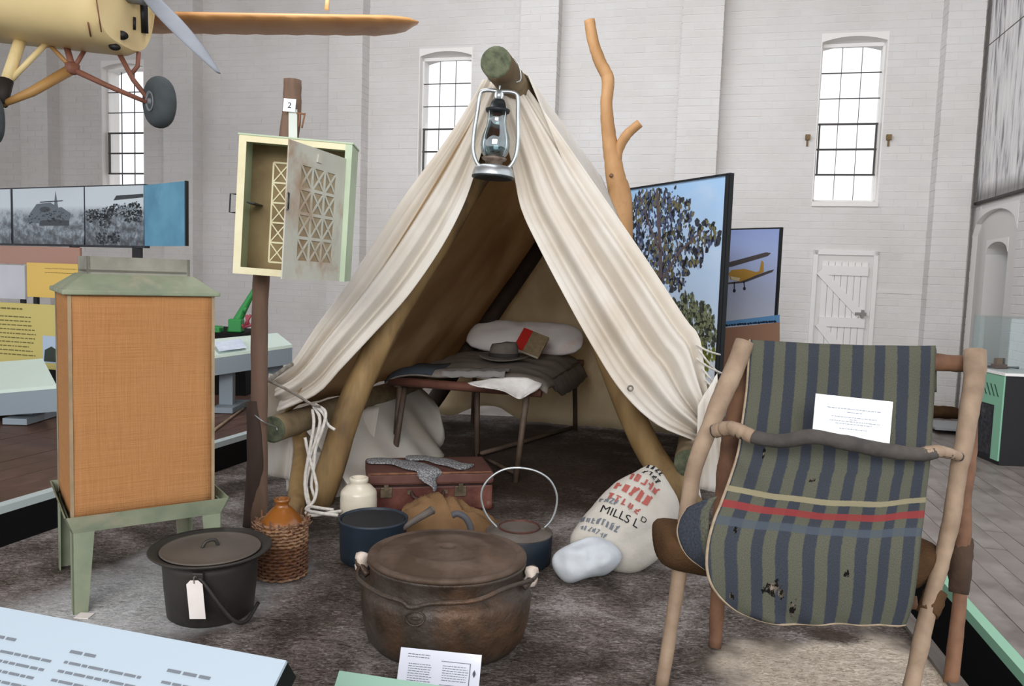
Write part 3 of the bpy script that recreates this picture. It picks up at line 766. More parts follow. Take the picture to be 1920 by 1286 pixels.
# ================================================================== CAMP BED AND WHAT LIES ON IT
bR = V((.128, 4.15, 0)); bL = bR - HU*.78; BLn = 1.52
m_bedwood = M('reddish_bed_rail', '#6B4438', '#54342A', '#7E5A4A', scale=8, rough=.7)
m_bedleg = M('bed_leg_wood', '#5A4A3E', '#3E332B', '#7A6C60', scale=8, rough=.6)
m_blanket = M('grey_wool_blanket', '#8A827B', '#78716B', '#6B6560', scale=6, rough=.95, bmp=.5, bscale=220, spec=.1)
bed = thing('camp_bed', 'low folding camp bed with grey wool blanket inside the tent', 'bed', (bL+bR)/2+HV*.7)
def bp(u, v, z): return bL + HU*u + HV*v + UP*z
mb = MB(); mb.tube([bp(-.05, .0, .50), bp(.4, 0, .495), bp(.82, .0, .49)], .026, 10, jit=.03); part(bed, 'end_rail', mb, m_bedwood, 'reddish worn wooden rail')
mb = MB(); mb.tube([bp(-.03, BLn, .5), bp(.82, BLn, .5)], .024, 10); part(bed, 'end_rail', mb, m_bedwood)
for u in (.0, .78):
    mb = MB(); mb.box(bp(u, BLn/2, .49), (.035, BLn, .045), (HU, HV, UP)); part(bed, 'side_rail', mb, m_bedleg)
for (pa, pb) in (((.0, .03, .48), (-.045, .08, 0)), ((.02, .06, .48), (-.0, -.06, 0)), ((.74, .0, .48), (.70, -.03, 0)), ((.76, BLn-.03, .48), (.78, BLn, 0)), ((.36, .35, .48), (.36, .40, 0)), ((.02, BLn-.05, .48), (.0, BLn, 0))):
    mb = MB(); a_ = bp(*pa); b_ = bp(*pb); mb.tube([a_, b_], .017, 8, jit=.03); part(bed, 'leg', mb, m_bedleg)
mb = MB(); mb.tube([bp(.36, .40, .03), bp(.78, BLn-.01, .03)], .014, 8); part(bed, 'stretcher', mb, m_bedleg)
mb = MB(); mb.tube([bp(.36, .40, .03), bp(.70, -.01, .04)], .010, 8); part(bed, 'stretcher', mb, m_bedleg)
rows = []
for i in range(33):
    v = -.02+(BLn+.02)*i/32; r = []
    for j in range(31):
        q = j/30; u = -.07+.92*q; e = min(q, 1-q); drop = max(0, (.09-e)/.09)
        z = .545+.03*math.sin(PI*q)-(.07 if i > 5 else .03)*drop**2+.006*math.sin(u*19+v*7)+.005*math.sin(v*23)
        if i == 0: z -= .022
        if q > .85 and v > .25: z -= .08*((q-.85)/.15)*min(1, (v-.25)/.3)
        r.append(bp(u, v, z))
    rows.append(r)
mb = MB(); mb.grid(rows); part(bed, 'blanket', mb, m_blanket, 'grey wool blanket over the mattress', solid=.012)
rows = [[r[j]+UP*.009-HV*.004 for j in range(0, 10)] for r in rows[:8]]
mb = MB(); mb.grid(rows); part(bed, 'blanket_edge', mb, M('dark_blue_wool', '#3E4650', '#343B44', scale=8, rough=.95, bmp=.4, bscale=200), 'dark blue striped end of the blanket', solid=.006)
rows = []
for i in range(14):
    v = -.03+.16*i/13; rows.append([bp(.26+.36*j/12, v, .582+.010*math.sin(PI*(-.07-.26)+j*.2)-(.03 if i == 0 else 0)+.004*math.sin(j*2+i)) for j in range(13)])
mb = MB(); mb.grid(rows); part(bed, 'sheet_fold', mb, M('pale_grey_wool', '#8F8C8B', '#7E7B7A', scale=6, rough=.95), 'paler grey band across the blanket', solid=.005)

m_pillow = M('pillow_ticking', '#F0EDED', '#E2DDDD', '#DFC0B6', scale=3, rough=.9, spec=.1, c3scale=2.5, c3lo=.55)
pc = bp(.42, BLn-.20, .665)
pf = Puff(pc, HU, (UP*.6+HV*.8), [(-.40, -.10), (-.42, .02), (-.37, .15), (-.1, .165), (.2, .165), (.38, .14), (.42, 0), (.39, -.11), (.15, -.135), (-.15, -.13)], .085, seed=3, wr=.01)
solo('pillow', pf.mb(), m_pillow, 'white pillow with pinkish tint at the head of the camp bed', 'pillow')
# book leaning on the pillow
fr = Frame(pt(982, 662, 5.02), pt(1011, 668, 5.0), pt(990, 614, 5.14)); 
fr = Frame(pt(962, 651, 5.04), pt(1010, 670, 5.0), pt(976, 612, 5.16))
mb = fr.board(.02); bk_ = solo('book', mb, M('tan_book_cover', '#8E7D62', '#7B6B53', scale=30), 'tan covered book with red spine panel leaning against the white pillow', 'book')
part(bk_, 'red_panel', decal(fr, [[(0, 0), (.36, 0), (.36, 1), (0, 1)]], .0015), flat('book_red', '#B5261F', .6), 'red band on the cover')
part(bk_, 'page_block', MB().hexa([fr.uv(.04, -.012, -.018), fr.uv(.97, -.012, -.018), fr.uv(.97, -.012, -.003), fr.uv(.04, -.012, -.003)], [fr.uv(.04, .03, -.018), fr.uv(.97, .03, -.018), fr.uv(.97, .03, -.003), fr.uv(.04, .03, -.003)]), flat('pages', '#CFC6B2'))
# felt hat
m_felt = M('grey_felt', '#6E6762', '#5C5651', scale=10, rough=.95, bmp=.3, bscale=120, spec=.1)
hc = bp(.46, .58, .598); hat = thing('felt_hat', 'grey felt hat with dark band lying on the grey blanket', 'hat', hc)
mb = MB(); rows = []
for i in range(7):
    q = i/6; rows.append([hc + HU*(math.cos(a)*(.068+.075*q)*1.12) + HV*(math.sin(a)*(.068+.075*q)) + UP*(.012+.012*q*math.cos(2*a)) for a in [2*PI*k/32 for k in range(33)]])
mb.grid(rows); part(hat, 'brim', mb, m_felt, solid=.005)
mb = MB(); rows = []
for (r, z, dn) in ((.080, .01, 0), (.078, .04, 0), (.074, .075, 0), (.066, .098, .0), (.05, .104, .012), (.025, .098, .02), (.002, .092, .02)):
    rows.append([hc + HU*(math.cos(a)*r*1.15)+HV*(math.sin(a)*r)+UP*(z-dn*abs(math.cos(a))*.6+(.008*math.cos(a) if z > .07 else 0)) for a in [2*PI*k/32 for k in range(33)]])
mb.grid(rows); part(hat, 'crown', mb, m_felt)
mb = MB(); mb.lathe([(.081, .012), (.0825, .016), (.0815, .036), (.079, .038)], hc, 32, 1.15, 1, ax=(HU, HV, UP)); part(hat, 'hat_band', mb, flat('band_dark', '#2F2C2B', .8))
# white cloth draped over the corner of the bed
fl_ = [[pt(876, 718, 4.05), pt(912, 711, 4.06), pt(950, 708, 4.08), pt(985, 708, 4.10), pt(1016, 718, 4.12)],
       [pt(884, 722, 4.02), pt(920, 720, 4.02), pt(950, 722, 4.05), pt(985, 722, 4.07), pt(1014, 724, 4.08)],
       [pt(893, 724, 4.00), pt(925, 727, 4.00), pt(953, 732, 4.02), pt(980, 732, 4.05), pt(1006, 732, 4.06)],
       [pt(910, 727, 3.995), pt(938, 731, 3.99), pt(960, 740, 4.00), pt(980, 740, 4.03), pt(994, 738, 4.05)],
       [pt(930, 729, 3.99), pt(950, 735, 3.98), pt(968, 746, 3.99), pt(977, 748, 4.01), pt(984, 744, 4.04)]]
g_ = [resample(spline(r, 5), 21) for r in fl_]; cols = [resample(spline([r[j] for r in g_], 4), 14) for j in range(21)]
rows = [[cols[j][i] + V((0, -1, .3))*(.006*math.sin(j*1.3+i*.5)) for j in range(21)] for i in range(14)]
mb = MB(); mb.grid(rows); solo('white_cloth', mb, M('white_cotton', '#EDEBE9', '#DAD7D6', scale=12, rough=.9, spec=.1), 'white cotton cloth hanging over the front corner of the camp bed', 'cloth', solid=.004)

# ================================================================== SUITCASE AND KNITTED SOCKS
m_leather = M('worn_red_leather', '#5E2C25', '#49251F', '#75493D', scale=7, rough=.55, bmp=.25, c3scale=5, c3lo=.5)
m_leather_top = M('paler_red_leather', '#6B4941', '#5A3831', '#7D635A', scale=6, rough=.7, bmp=.25)  # lid leather, paler than the body
m_brass = M('dull_brass', '#7E715C', '#5B5041', scale=20, rough=.5, metal=.6)
sFL = gr(688, 962); sFR = gr(924, 955); sa = (sFR-sFL); sw = .585; sa.normalize(); sb = V((-sa.y, sa.x, 0)); sdp = .31
sO = sFL; SH, SLID = .185, .06
def sp_(u, v, z): return sO + sa*u + sb*v + UP*z
case = thing('suitcase', 'worn red-brown leather suitcase standing flat in the tent entrance', 'suitcase', sp_(sw/2, sdp/2, 0))
mb = MB(); mb.box(sp_(sw/2, sdp/2, (SH-SLID)/2), (sw, sdp, SH-SLID-.003), (sa, sb, UP)); part(case, 'body', mb, m_leather, bevel=.012)
mb = MB(); mb.box(sp_(sw/2, sdp/2, SH-SLID/2), (sw+.008, sdp+.008, SLID), (sa, sb, UP)); part(case, 'lid', mb, m_leather_top, bevel=.014)
mb = MB(); mb.tube(spline([sp_(.20, -.008, .095), sp_(.215, -.03, .075), sp_(.275, -.034, .062), sp_(.335, -.03, .075), sp_(.35, -.008, .095)], 6), .008, 8); part(case, 'handle', mb, flat('dark_leather', '#3E2A24', .6))
for u in (.085, .43):
    lk = MB(); lk.box(sp_(u, -.006, .095), (.055, .008, .05), (sa, sb, UP)); L_ = part(case, 'lock_plate', lk, m_brass, bevel=.003)
    mb = MB(); mb.box(sp_(u, -.011, .118), (.02, .008, .03), (sa, sb, UP)); part(L_, 'hasp', mb, m_brass)
for u in (.19, .36):
    mb = MB(); mb.box(sp_(u, -.005, .095), (.018, .01, .02), (sa, sb, UP)); part(case, 'handle_mount', mb, m_brass)
for u in (0, sw):
    for v in (0, sdp):
        mb = MB(); mb.lathe([(.018, 0), (.022, .006), (.021, .04), (.014, .045)], sp_(u+(.018 if u == 0 else -.018), v+(.018 if v == 0 else -.018), 0), 14); part(case, 'corner_guard', mb, m_leather)
m_wear = M('worn_leather_edge', '#8A6248', '#6B4636', scale=30, rough=.7)
mb = MB(); mb.tube([sp_(.012, -.004, SH-.004), sp_(sw-.012, -.004, SH-.004)], .0055, 6, jit=.3); part(case, 'worn_edge', mb, m_wear, 'rubbed tan front edge of the lid')
mb = MB(); mb.tube([sp_(.004, -.006, SH-SLID), sp_(sw-.004, -.006, SH-SLID)], .003, 6); part(case, 'lid_seam', mb, flat('seam_dark', '#2A1916', .7))
m_knit, _t, _b = nt('grey_knit')
_vr = _t.nodes.new('ShaderNodeTexVoronoi'); _vr.inputs['Scale'].default_value = 130; link(_t, coords(_t), _vr.inputs['Vector'])
link(_t, ramp(_t, _vr.outputs['Distance'], [(.15, hex3('#B9B9BB')), (.6, hex3('#77787C'))]), _b.inputs['Base Color']); _b.inputs['Roughness'].default_value = .95
bump(_t, _b, _vr.outputs['Distance'], .8, .01)
def sock(ctr, wd, label):
    rows = []; C_ = resample(spline(ctr, 8), 40)
    for i, p in enumerate(C_):
        t = (C_[min(39, i+1)]-C_[max(0, i-1)]).normalized(); sd = t.cross(UP).normalized(); nn = sd.cross(t); q = i/39
        w_ = 1.3*(wd[0]+(wd[1]-wd[0])*q) + .008*math.sin(q*14); w_ *= min(1, math.sqrt(q*12)+.25)*min(1, math.sqrt((1-q)*40)+.7)
        rows.append([p + sd*(math.cos(a)*w_) + nn*(math.sin(a)*.009+.009) for a in [2*PI*k/14 for k in range(14)]])
    mb = MB(); mb.grid(rows, closed=True); mb.f.append(list(range(14))); mb.sm.append(True); mb.f.append([39*14+k for k in range(14)]); mb.sm.append(True)
    return solo('knitted_sock', mb, m_knit, label, 'sock', 'knitted socks on the suitcase')
zt = SH+.002
sock([sp_(.0, .20, zt), sp_(.10, .19, zt), sp_(.18, .13, zt), sp_(.245, .05, zt), sp_(.275, .0, zt-.0), sp_(.285, -.026, zt-.022), sp_(.30, -.031, zt-.075)], (.034, .056), 'grey knitted sock trailing over the front edge of the suitcase lid')
sock([sp_(.19, .25, zt), sp_(.28, .24, zt), sp_(.36, .17, zt), sp_(.42, .09, zt), sp_(.47, .04, zt)], (.03, .045), 'grey knitted sock lying wholly on top of the suitcase lid')

# ================================================================== POTS, JARS, BAGS
m_rust = M('rusty_cast_iron', '#4B433D', '#33291F', '#594231', scale=6, rough=.5, metal=.3, bmp=.5, bscale=45, c3scale=5, c3lo=.48, c3hi=.66, lo=.4, hi=.6)
m_rustlid = M('rusty_lid', '#5C4C41', '#453528', '#715541', scale=7, lo=.42, hi=.6, rough=.65, metal=.2, bmp=.3, bscale=40)
m_blackpot = M('black_tinned_iron', '#3B3835', '#2D2A28', '#4B443E', scale=4, rough=.5, metal=.3, bmp=.1)
m_lidgrey = M('grey_brown_lid', '#635B54', '#544D47', '#6F5E52', scale=4, rough=.6, metal=.2, bmp=.1)
m_blue = M('blue_enamel', '#26313D', '#1B242E', '#353D47', scale=4, rough=.45, bmp=.08)
m_wrap = M('white_wrapping', '#CFC4BA', '#B3A396', scale=30, rough=.9)
m_paper = M('tag_paper', '#EAE4E0', '#DED6D2', scale=8, rough=.9, bmp=0)
m_ink = flat('printed_ink', '#6E747C', .8, 0, .1)
m_inkblack = flat('black_ink', '#26262A', .9, 0, .1)
m_inkred = flat('red_ink', '#A85E57', .9, 0, .1)

def ringprof(p): return p
# big camp oven
pc = V((-.172, 2.285, 0))
pot = thing('camp_oven', 'large rusty oval cast iron camp oven with flat lid, nearest pot in front', 'pot', pc)
mb = MB(); mb.lathe([(.0001, .0), (.185, 0), (.214, .006), (.232, .03), (.243, .075), (.249, .12), (.2495, .160), (.246, .176), (.238, .186), (.229, .194), (.226, .204), (.226, .238), (.232, .246), (.233, .254), (.222, .256), (.215, .22), (.0001, .22)], pc, 64, 1.02, .92); part(pot, 'body', mb, m_rust)
mb = MB(); mb.lathe([(.226, .256), (.236, .257), (.238, .263), (.236, .270), (.226, .274), (.212, .267), (.206, .268), (.200, .276), (.140, .280), (.133, .287), (.122, .285), (.048, .284), (.040, .291), (.020, .290), (.014, .285), (.0001, .286)], pc, 64, 1.0, .93); part(pot, 'lid', mb, m_rustlid, 'brown rusty flat lid with raised rings')
earL = pc + V((-.248, -.0, .238)); earR = pc + V((.244, -.03, .228))
for e, s_ in ((earL, -1), (earR, 1)):
    mb = MB(); mb.tube(spline([e+V((-s_*.02, .03, -.02)), e+V((s_*.012, .01, .01)), e+V((s_*.016, -.02, .0)), e+V((-s_*.016, -.04, -.03))], 5), .011, 8); part(pot, 'ear', mb, m_rust)
    mb = MB(); mb.lathe([(.006, -.03), (.017, -.024), (.02, -.01), (.016, .0), (.021, .012), (.018, .024), (.006, .03)], e+V((s_*.008, -.015, -.005 if s_ > 0 else .0)), 12, wob=.2); part(pot, 'ear_wrapping', mb, m_wrap, 'pale wrapping round the handle joint')
bail = [earL+V((-.012, -.03, -.01)), pt(672, 1085, 2.17), pt(712, 1113, 2.07), pt(752, 1127, 2.04), pt(766, 1138, 2.035), pt(784, 1137, 2.03), pt(806, 1132, 2.028), pt(890, 1126, 2.04), pt(950, 1102, 2.10), earR+V((.012, -.03, -.01))]
mb = MB(); mb.tube(spline(bail, 7), .0068, 9); part(pot, 'bail_handle', mb, m_rust)
mb = MB(); c = pt(778, 1160, 2.055); 
mb.tube([c + V((math.cos(a)*.026, .004*math.cos(a)**2, math.sin(a)*.02)) for a in [k*PI/10 for k in range(20)]], .0028, 6, closed=True); mb.tube([c+V((-.012, 0, 0)), c+V((.012, .0, 0))], .003, 6); part(pot, 'cast_mark', mb, m_rust)

# black lidded boiling pot with paper tag
pc = V((-.938, 2.425, 0))
pot = thing('lidded_pot', 'dark iron pot with wide flanged lid and white paper tag', 'pot', pc)
mb = MB(); mb.lathe([(.0001, 0), (.122, 0), (.131, .008), (.140, .10), (.144, .165), (.147, .180), (.144, .186), (.148, .19), (.181, .206), (.187, .212), (.184, .2155), (.178, .214), (.154, .205), (.146, .200), (.14, .16), (.0001, .15)], pc, 56); part(pot, 'body', mb, m_blackpot)
mb = MB(); mb.lathe([(.150, .205), (.153, .2085), (.151, .212), (.146, .210), (.138, .207), (.09, .211), (.0001, .216)], pc, 56); part(pot, 'lid', mb, m_lidgrey)
mb = MB(); mb.tube(spline([pc+V((-.022, -.016, .214)), pc+V((-.014, -.010, .230)), pc+V((.0, 0, .235)), pc+V((.012, .008, .231)), pc+V((.018, .012, .214))], 5), .0055, 8); part(pot, 'lid_handle', mb, m_blackpot)
mb = MB(); tg = pt(373, 1078, 2.278); mb.box(tg+V((0, -.008, 0)), (.035, .012, .022)); part(pot, 'ear', mb, m_blackpot, bevel=.004)
mb = MB(); mb.tube(spline([tg+V((.006, -.012, -.004)), pt(390, 1104, 2.265), pt(415, 1138, 2.27), pt(440, 1164, 2.285), pt(462, 1164, 2.32), pt(484, 1130, 2.40)], 6), .006, 8); part(pot, 'bail_handle', mb, m_blackpot)
fr = Frame(pt(356, 1160, 2.262), pt(386, 1160, 2.260), pt(350, 1088, 2.252))
A_, B_ = fr.w, fr.h; mb = MB(); mb.prism([fr.at(0, 0), fr.at(A_, 0), fr.at(A_, B_*.9), fr.at(A_*.75, B_), fr.at(A_*.25, B_), fr.at(0, B_*.9)], fr.N*.0015); tago = part(pot, 'paper_tag', mb, m_paper, 'blank white paper tag')
mb = MB(); mb.tube(spline([fr.at(A_*.5, B_*.93, .003), fr.at(A_*.55, B_*1.1, .004), tg+V((0, -.016, 0))], 4), .0016, 5); part(tago, 'string', mb, m_greycord)

# wicker covered demijohn
pc = V((-.805, 2.74, 0)); dj = thing('demijohn', 'brown glazed stoneware demijohn in a tattered wicker cover', 'jar', pc)
m_amber = M('amber_salt_glaze', '#84501F', '#6D3E14', '#94642C', scale=6, rough=.25, bmp=.05, spec=.6)
m_wick = M('old_wicker', '#97765A', '#6E513B', '#B39A7E', scale=40, rough=.8)
m_wick2 = M('brown_wicker', '#6F4C35', '#54372A', '#8A6A4E', scale=40, rough=.8)
mb = MB(); mb.lathe([(.0001, .012), (.074, .012), (.078, .03), (.0795, .19), (.077, .200), (.060, .222), (.034, .250), (.025, .257), (.023, .270), (.028, .274), (.029, .283), (.022, .285), (.016, .282), (.016, .27), (.0001, .265)], pc, 40); part(dj, 'stoneware_body', mb, m_amber)
rows_ = 17; sh = [MB(), MB()]
for i in range(rows_):
    z = .012+i*.0118; P_ = []
    for k in range(72):
        a = 2*PI*k/72; st = 18; r = .086+.0042*math.sin(a*st+(PI if i % 2 else 0))+random.uniform(-.0008, .0008) - (.006 if i > 15 else 0)
        P_.append(pc+V((math.cos(a)*r, math.sin(a)*r, z+random.uniform(-.0022, .0022))))
    mbx = MB(); mbx.tube(P_, .0052, 6, closed=True); part(dj, 'wicker_weave', mbx, m_wick if i > 9 or i == 0 else m_wick2)
for k in range(18):
    a = 2*PI*(k+.0)/18; mbx = MB(); ln_ = .212+random.uniform(-.006, .02)
    mbx.tube([pc+V((math.cos(a)*.0865, math.sin(a)*.0865, .006)), pc+V((math.cos(a)*.0865, math.sin(a)*.0865, .19)), pc+V((math.cos(a)*(.086+random.uniform(-.004, .02)), math.sin(a)*(.086+random.uniform(-.004, .018)), ln_))], .0034, 5); part(dj, 'wicker_stake', mbx, m_wick2)
frz = MB()
for k in range(46):
    a = random.uniform(0, 2*PI); z = random.uniform(.17, .205); r = .088; d_ = V((math.cos(a), math.sin(a), 0)); tn = V((-d_.y, d_.x, 0))
    frz.tube([pc+d_*r+UP*z, pc+d_*(r+random.uniform(.004, .018))+tn*random.uniform(-.025, .025)+UP*(z+random.uniform(0, .022))], .0022, 4)
part(dj, 'frayed_ends', frz, m_wick, None, 'stuff')

# cream stoneware jar
pc = gr(666, 990)+V((0, .065, 0)); m_stone = M('cream_stoneware', '#D8D1C0', '#C8BFAC', '#BFB296', scale=4, rough=.3, bmp=.03, spec=.55)
mb = MB(); mb.lathe([(.0001, 0), (.074, 0), (.079, .006), (.080, .112), (.0785, .118), (.0785, .138), (.074, .150), (.052, .172), (.040, .178), (.037, .184), (.041, .188), (.042, .204), (.037, .208), (.029, .206), (.028, .18), (.0001, .17)], pc, 44)
jar = solo('stoneware_jar', mb, m_stone, 'cream glazed stoneware jar standing beside the red suitcase', 'jar')

# blue saucepan and lidless blue billy
pc = V((-.51, 2.935, 0)); sau = thing('saucepan', 'blue enamel saucepan with straight handle, open and empty', 'pot', pc)
mb = MB(); mb.lathe([(.0001, 0), (.112, 0), (.122, .008), (.126, .04), (.128, .15), (.132, .156), (.133, .162), (.128, .165), (.123, .160), (.121, .05), (.115, .014), (.0001, .012)], pc, 52); part(sau, 'body', mb, m_blue)
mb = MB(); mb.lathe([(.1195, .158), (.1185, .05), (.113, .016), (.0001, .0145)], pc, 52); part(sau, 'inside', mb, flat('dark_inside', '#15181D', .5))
h0 = pc+V((.115, -.03, .135)); h1 = pt(809, 957, 2.98); mb = MB(); mb.tube([h0, h0.lerp(h1, .35), h0.lerp(h1, .8), h1], [.013, .012, .0145, .0165], 12); hh = part(sau, 'handle', mb, M('grey_handle', '#5D544F', '#4B4440', scale=12, rough=.6), 'grey-brown tubular handle')
mb = MB(); dd = (h1-h0).normalized(); a_ = dd.orthogonal().normalized(); mb.lathe([(.0165, 0), (.018, .003), (.0165, .007), (.009, .008), (.008, .002), (.0001, .002)], h1, 16, ax=(a_, dd.cross(a_), dd)); part(hh, 'end_ring', mb, m_lidgrey)

pc = V((.052, 2.95, 0)); bil = thing('boiler', 'round blue boiler with narrow open neck and upright wire bail handle', 'pot', pc)
mb = MB(); mb.lathe([(.0001, 0), (.115, 0), (.125, .008), (.128, .03), (.129, .115), (.127, .120)], pc, 52); part(bil, 'body', mb, m_blue)
mb = MB(); mb.lathe([(.128, .117), (.130, .121), (.126, .126), (.095, .134), (.080, .138)], pc, 52); part(bil, 'shoulder', mb, M('grey_brown_tin', '#6A625C', '#59514B', scale=10, rough=.6, metal=.2), 'dull grey-brown sloping shoulder')
mb = MB(); mb.lathe([(.080, .136), (.081, .143), (.078, .145), (.0765, .143), (.0755, .095), (.0001, .095)], pc, 44); part(bil, 'neck', mb, M('rust_red_tin', '#5A332A', '#43261F', scale=16, rough=.6, metal=.2))
mb = MB(); mb.lathe([(.0745, .106), (.0001, .109)], pc+V((0, -.001, 0)), 32); part(bil, 'paper_filling', mb, m_paper)
mb = MB(); cx = pt(975, 985, 2.95); arc = [(907, 978), (890+17, 940), (908, 912), (925, 890), (950, 879), (978, 877), (1008, 884), (1030, 900), (1043, 925), (1044, 950), (1036, 975), (1026, 988)]
arc = [(935, 992), (912, 965), (902, 930), (913, 902), (940, 882), (972, 877), (1005, 883), (1030, 899), (1043, 924), (1043, 950), (1034, 975), (1018, 992)]
mb.tube(spline([pt(x, y, 2.95) for x, y in arc], 5), .0042, 8); part(bil, 'bail_handle', mb, m_zinc)
for sx in (935, 1018):
    mb = MB(); mb.box(pt(sx, 994, 2.945), (.018, .012, .022)); part(bil, 'ear', mb, m_lidgrey, bevel=.003)

# iron kettle mostly hidden behind the camp oven: only its curved handle shows
kc = V((-.215, 2.86, 0)); ket = thing('iron_kettle', 'dark iron kettle behind the camp oven, only its curved handle showing', 'kettle', kc)
mb = MB(); mb.lathe([(.0001, 0), (.075, 0), (.09, .01), (.095, .05), (.085, .085), (.06, .10), (.035, .105), (.03, .11), (.0001, .112)], kc, 36); part(ket, 'body', mb, m_blackpot)
mb = MB(); mb.tube(spline([pt(848, 966, 2.86), pt(858, 963, 2.86), pt(872, 970, 2.86), pt(881, 985, 2.86), pt(884, 1003, 2.86), pt(882, 1016, 2.86)], 5), .0125, 10); part(ket, 'handle', mb, flat('dark_handle', '#45454A', .6))
mb = MB(); mb.tube([kc+V((-.07, 0, .05)), kc+V((-.12, 0, .09))], [.02, .011], 10); part(ket, 'spout', mb, m_blackpot)

# tan canvas bag
m_tan = M('tan_canvas', '#806448', '#6A5138', '#8C7052', scale=6, rough=.95, bmp=.4, bscale=180, spec=.1)
bc = V((-.235, 3.24, 0)); 
rows = []
for i in range(23):
    q = i/22; r = []
    for k in range(41):
        a = PI*k/40; u = -.21+.42*k/40
        hgt = (.02+.175*math.sin(PI*min(1, max(0, (k+3)/46)))**.5*(1-.52*k/40))*(math.sin(PI*(.04+.92*q))**.6)
        hgt += (.040*mnoise.noise(V((u*12, q*3, 2)))+.030*mnoise.noise(V((u*30+q*9, q*5, 5))))*math.sin(PI*q)
        r.append(bc + V((u, -.14+.25*q, max(.003, hgt))))
    rows.append(r)
mb = MB(); mb.grid(rows); n_ = len(rows[0]); mb.f.append([0, n_-1, 22*n_+n_-1, 22*n_]); mb.sm.append(False)
bag = solo('canvas_bag', mb, m_tan, 'crumpled tan canvas bag lying in front of the red suitcase', 'bag')

# flour sack and white cloth bundle
m_sack = M('calico_sack', '#C4C0B8', '#B8B3AA', '#ADA498', scale=5, rough=.95, bmp=.3, bscale=90, spec=.1)
c0 = pt(1170, 975, 3.0); tip = pt(1222, 872, 3.16); bse = pt(1135, 1070, 2.88)
sB_ = (tip-bse).normalized(); sA_ = V((1, .10, 0)); sA_ = (sA_-sB_*sA_.dot(sB_)).normalized()
def inpl(C_, A__, B__, pts, Y):
    N_ = A__.cross(B__).normalized(); o = []
    for x, y in pts:
        d_ = ray(x, y); k = (C_-CAM).dot(N_)/d_.dot(N_); p = CAM+d_*k-C_; o.append((p.dot(A__), p.dot(B__)))
    return o
pol = inpl(c0, sA_, sB_, [(1068, 1012), (1100, 962), (1150, 908), (1196, 884), (1215, 868), (1236, 884), (1256, 912), (1274, 950), (1262, 1000), (1240, 1042), (1190, 1074), (1130, 1062), (1080, 1032)], 3)
sk = Puff(c0, sA_, sB_, pol, .095, nang=64, power=.5, seed=2, wr=.018)
sack = solo('flour_sack', sk.mb(14), m_sack, 'white calico sack with red and black lettering leaning by the right tent pole', 'sack')
# lettering lies on the sack's front, reading across it at a slant
lo = inpl(c0, sA_, sB_, [(1075, 1000), (1165, 985), (1120, 935)], 3)
O2 = V((lo[0][0], lo[0][1], 0))
th_ = math.radians(28); ex = V((math.cos(th_), math.sin(-th_)*-1, 0))
def sackmap(ox, oy, ang):
    ca, sa_ = math.cos(ang), math.sin(ang)
    return lambda x, y: sk.front(ox+x*ca-y*sa_, oy+x*sa_+y*ca, .003)
def onsack(px_, py_): return inpl(c0, sA_, sB_, [(px_, py_)], 3)[0]
def sline(body, p0_, p1_, size, mat, nm='lettering'):
    a_, b_ = onsack(*p0_), onsack(*p1_); ang_ = math.atan2(b_[1]-a_[1], b_[0]-a_[0])
    letters(sack, nm, body, size, None, V((1, 0, 0)), V((0, 0, 1)), mat, mapf=sackmap(a_[0], a_[1], ang_), bold=0.0)
sline('MILLS L', (1116, 971), (1182, 1005), .048, m_inkblack)
sline('D', (1188, 992), (1200, 998), .034, m_inkblack)
def glyphs(p0_, p1_, hgt, mat, n_, seed, nm='faded_print', wgt=.0035):
    # worn, unreadable print: short strokes the size of letters
    rnd = random.Random(seed); a_, b_ = V((*onsack(*p0_), 0)), V((*onsack(*p1_), 0)); d_ = (b_-a_); L_ = d_.length; d_.normalize(); u_ = V((-d_.y, d_.x, 0)); m_ = MB()
    def st(p, q, w2):
        t_ = (q-p).normalized()*1; s2 = V((-t_.y, t_.x, 0))*w2
        for k in range(3):
            c0, c1 = p.lerp(q, k/3), p.lerp(q, (k+1)/3); m_.add([sk.front(*(v_.xy), .003) for v_ in (c0-s2, c1-s2, c1+s2, c0+s2)], [(0, 1, 2, 3)])
    cw = L_/n_
    for k in range(n_):
        x0 = a_+d_*(cw*k); w_ = cw*rnd.uniform(.5, .75)
        for _ in range(rnd.choice((2, 3, 3))):
            t = rnd.random()
            if t < .5: o_ = d_*rnd.uniform(0, w_); st(x0+o_, x0+o_+u_*hgt*rnd.uniform(.7, 1), wgt)
            elif t < .8: o_ = u_*hgt*rnd.choice((.05, .5, .95)); st(x0+o_, x0+d_*w_+o_, wgt*.8)
            else: st(x0, x0+d_*w_+u_*hgt, wgt*.9)
    part(sack, nm, m_, mat, None, 'stuff')
glyphs((1206, 884), (1236, 904), .030, m_inkblack, 4, 1); glyphs((1196, 898), (1228, 922), .026, m_inkblack, 4, 2, wgt=.0025)
glyphs((1168, 908), (1224, 944), .040, m_inkred, 5, 3, wgt=.0042); glyphs((1146, 926), (1206, 966), .044, m_inkred, 5, 4, wgt=.0055); glyphs((1130, 944), (1190, 984), .030, m_inkred, 5, 5, wgt=.0036)
glyphs((1118, 948), (1150, 964), .026, m_ink, 4, 6, wgt=.003); glyphs((1086, 984), (1150, 1014), .026, m_ink, 8, 7, wgt=.0028); glyphs((1082, 1000), (1130, 1024), .020, m_ink, 7, 8, wgt=.0022)
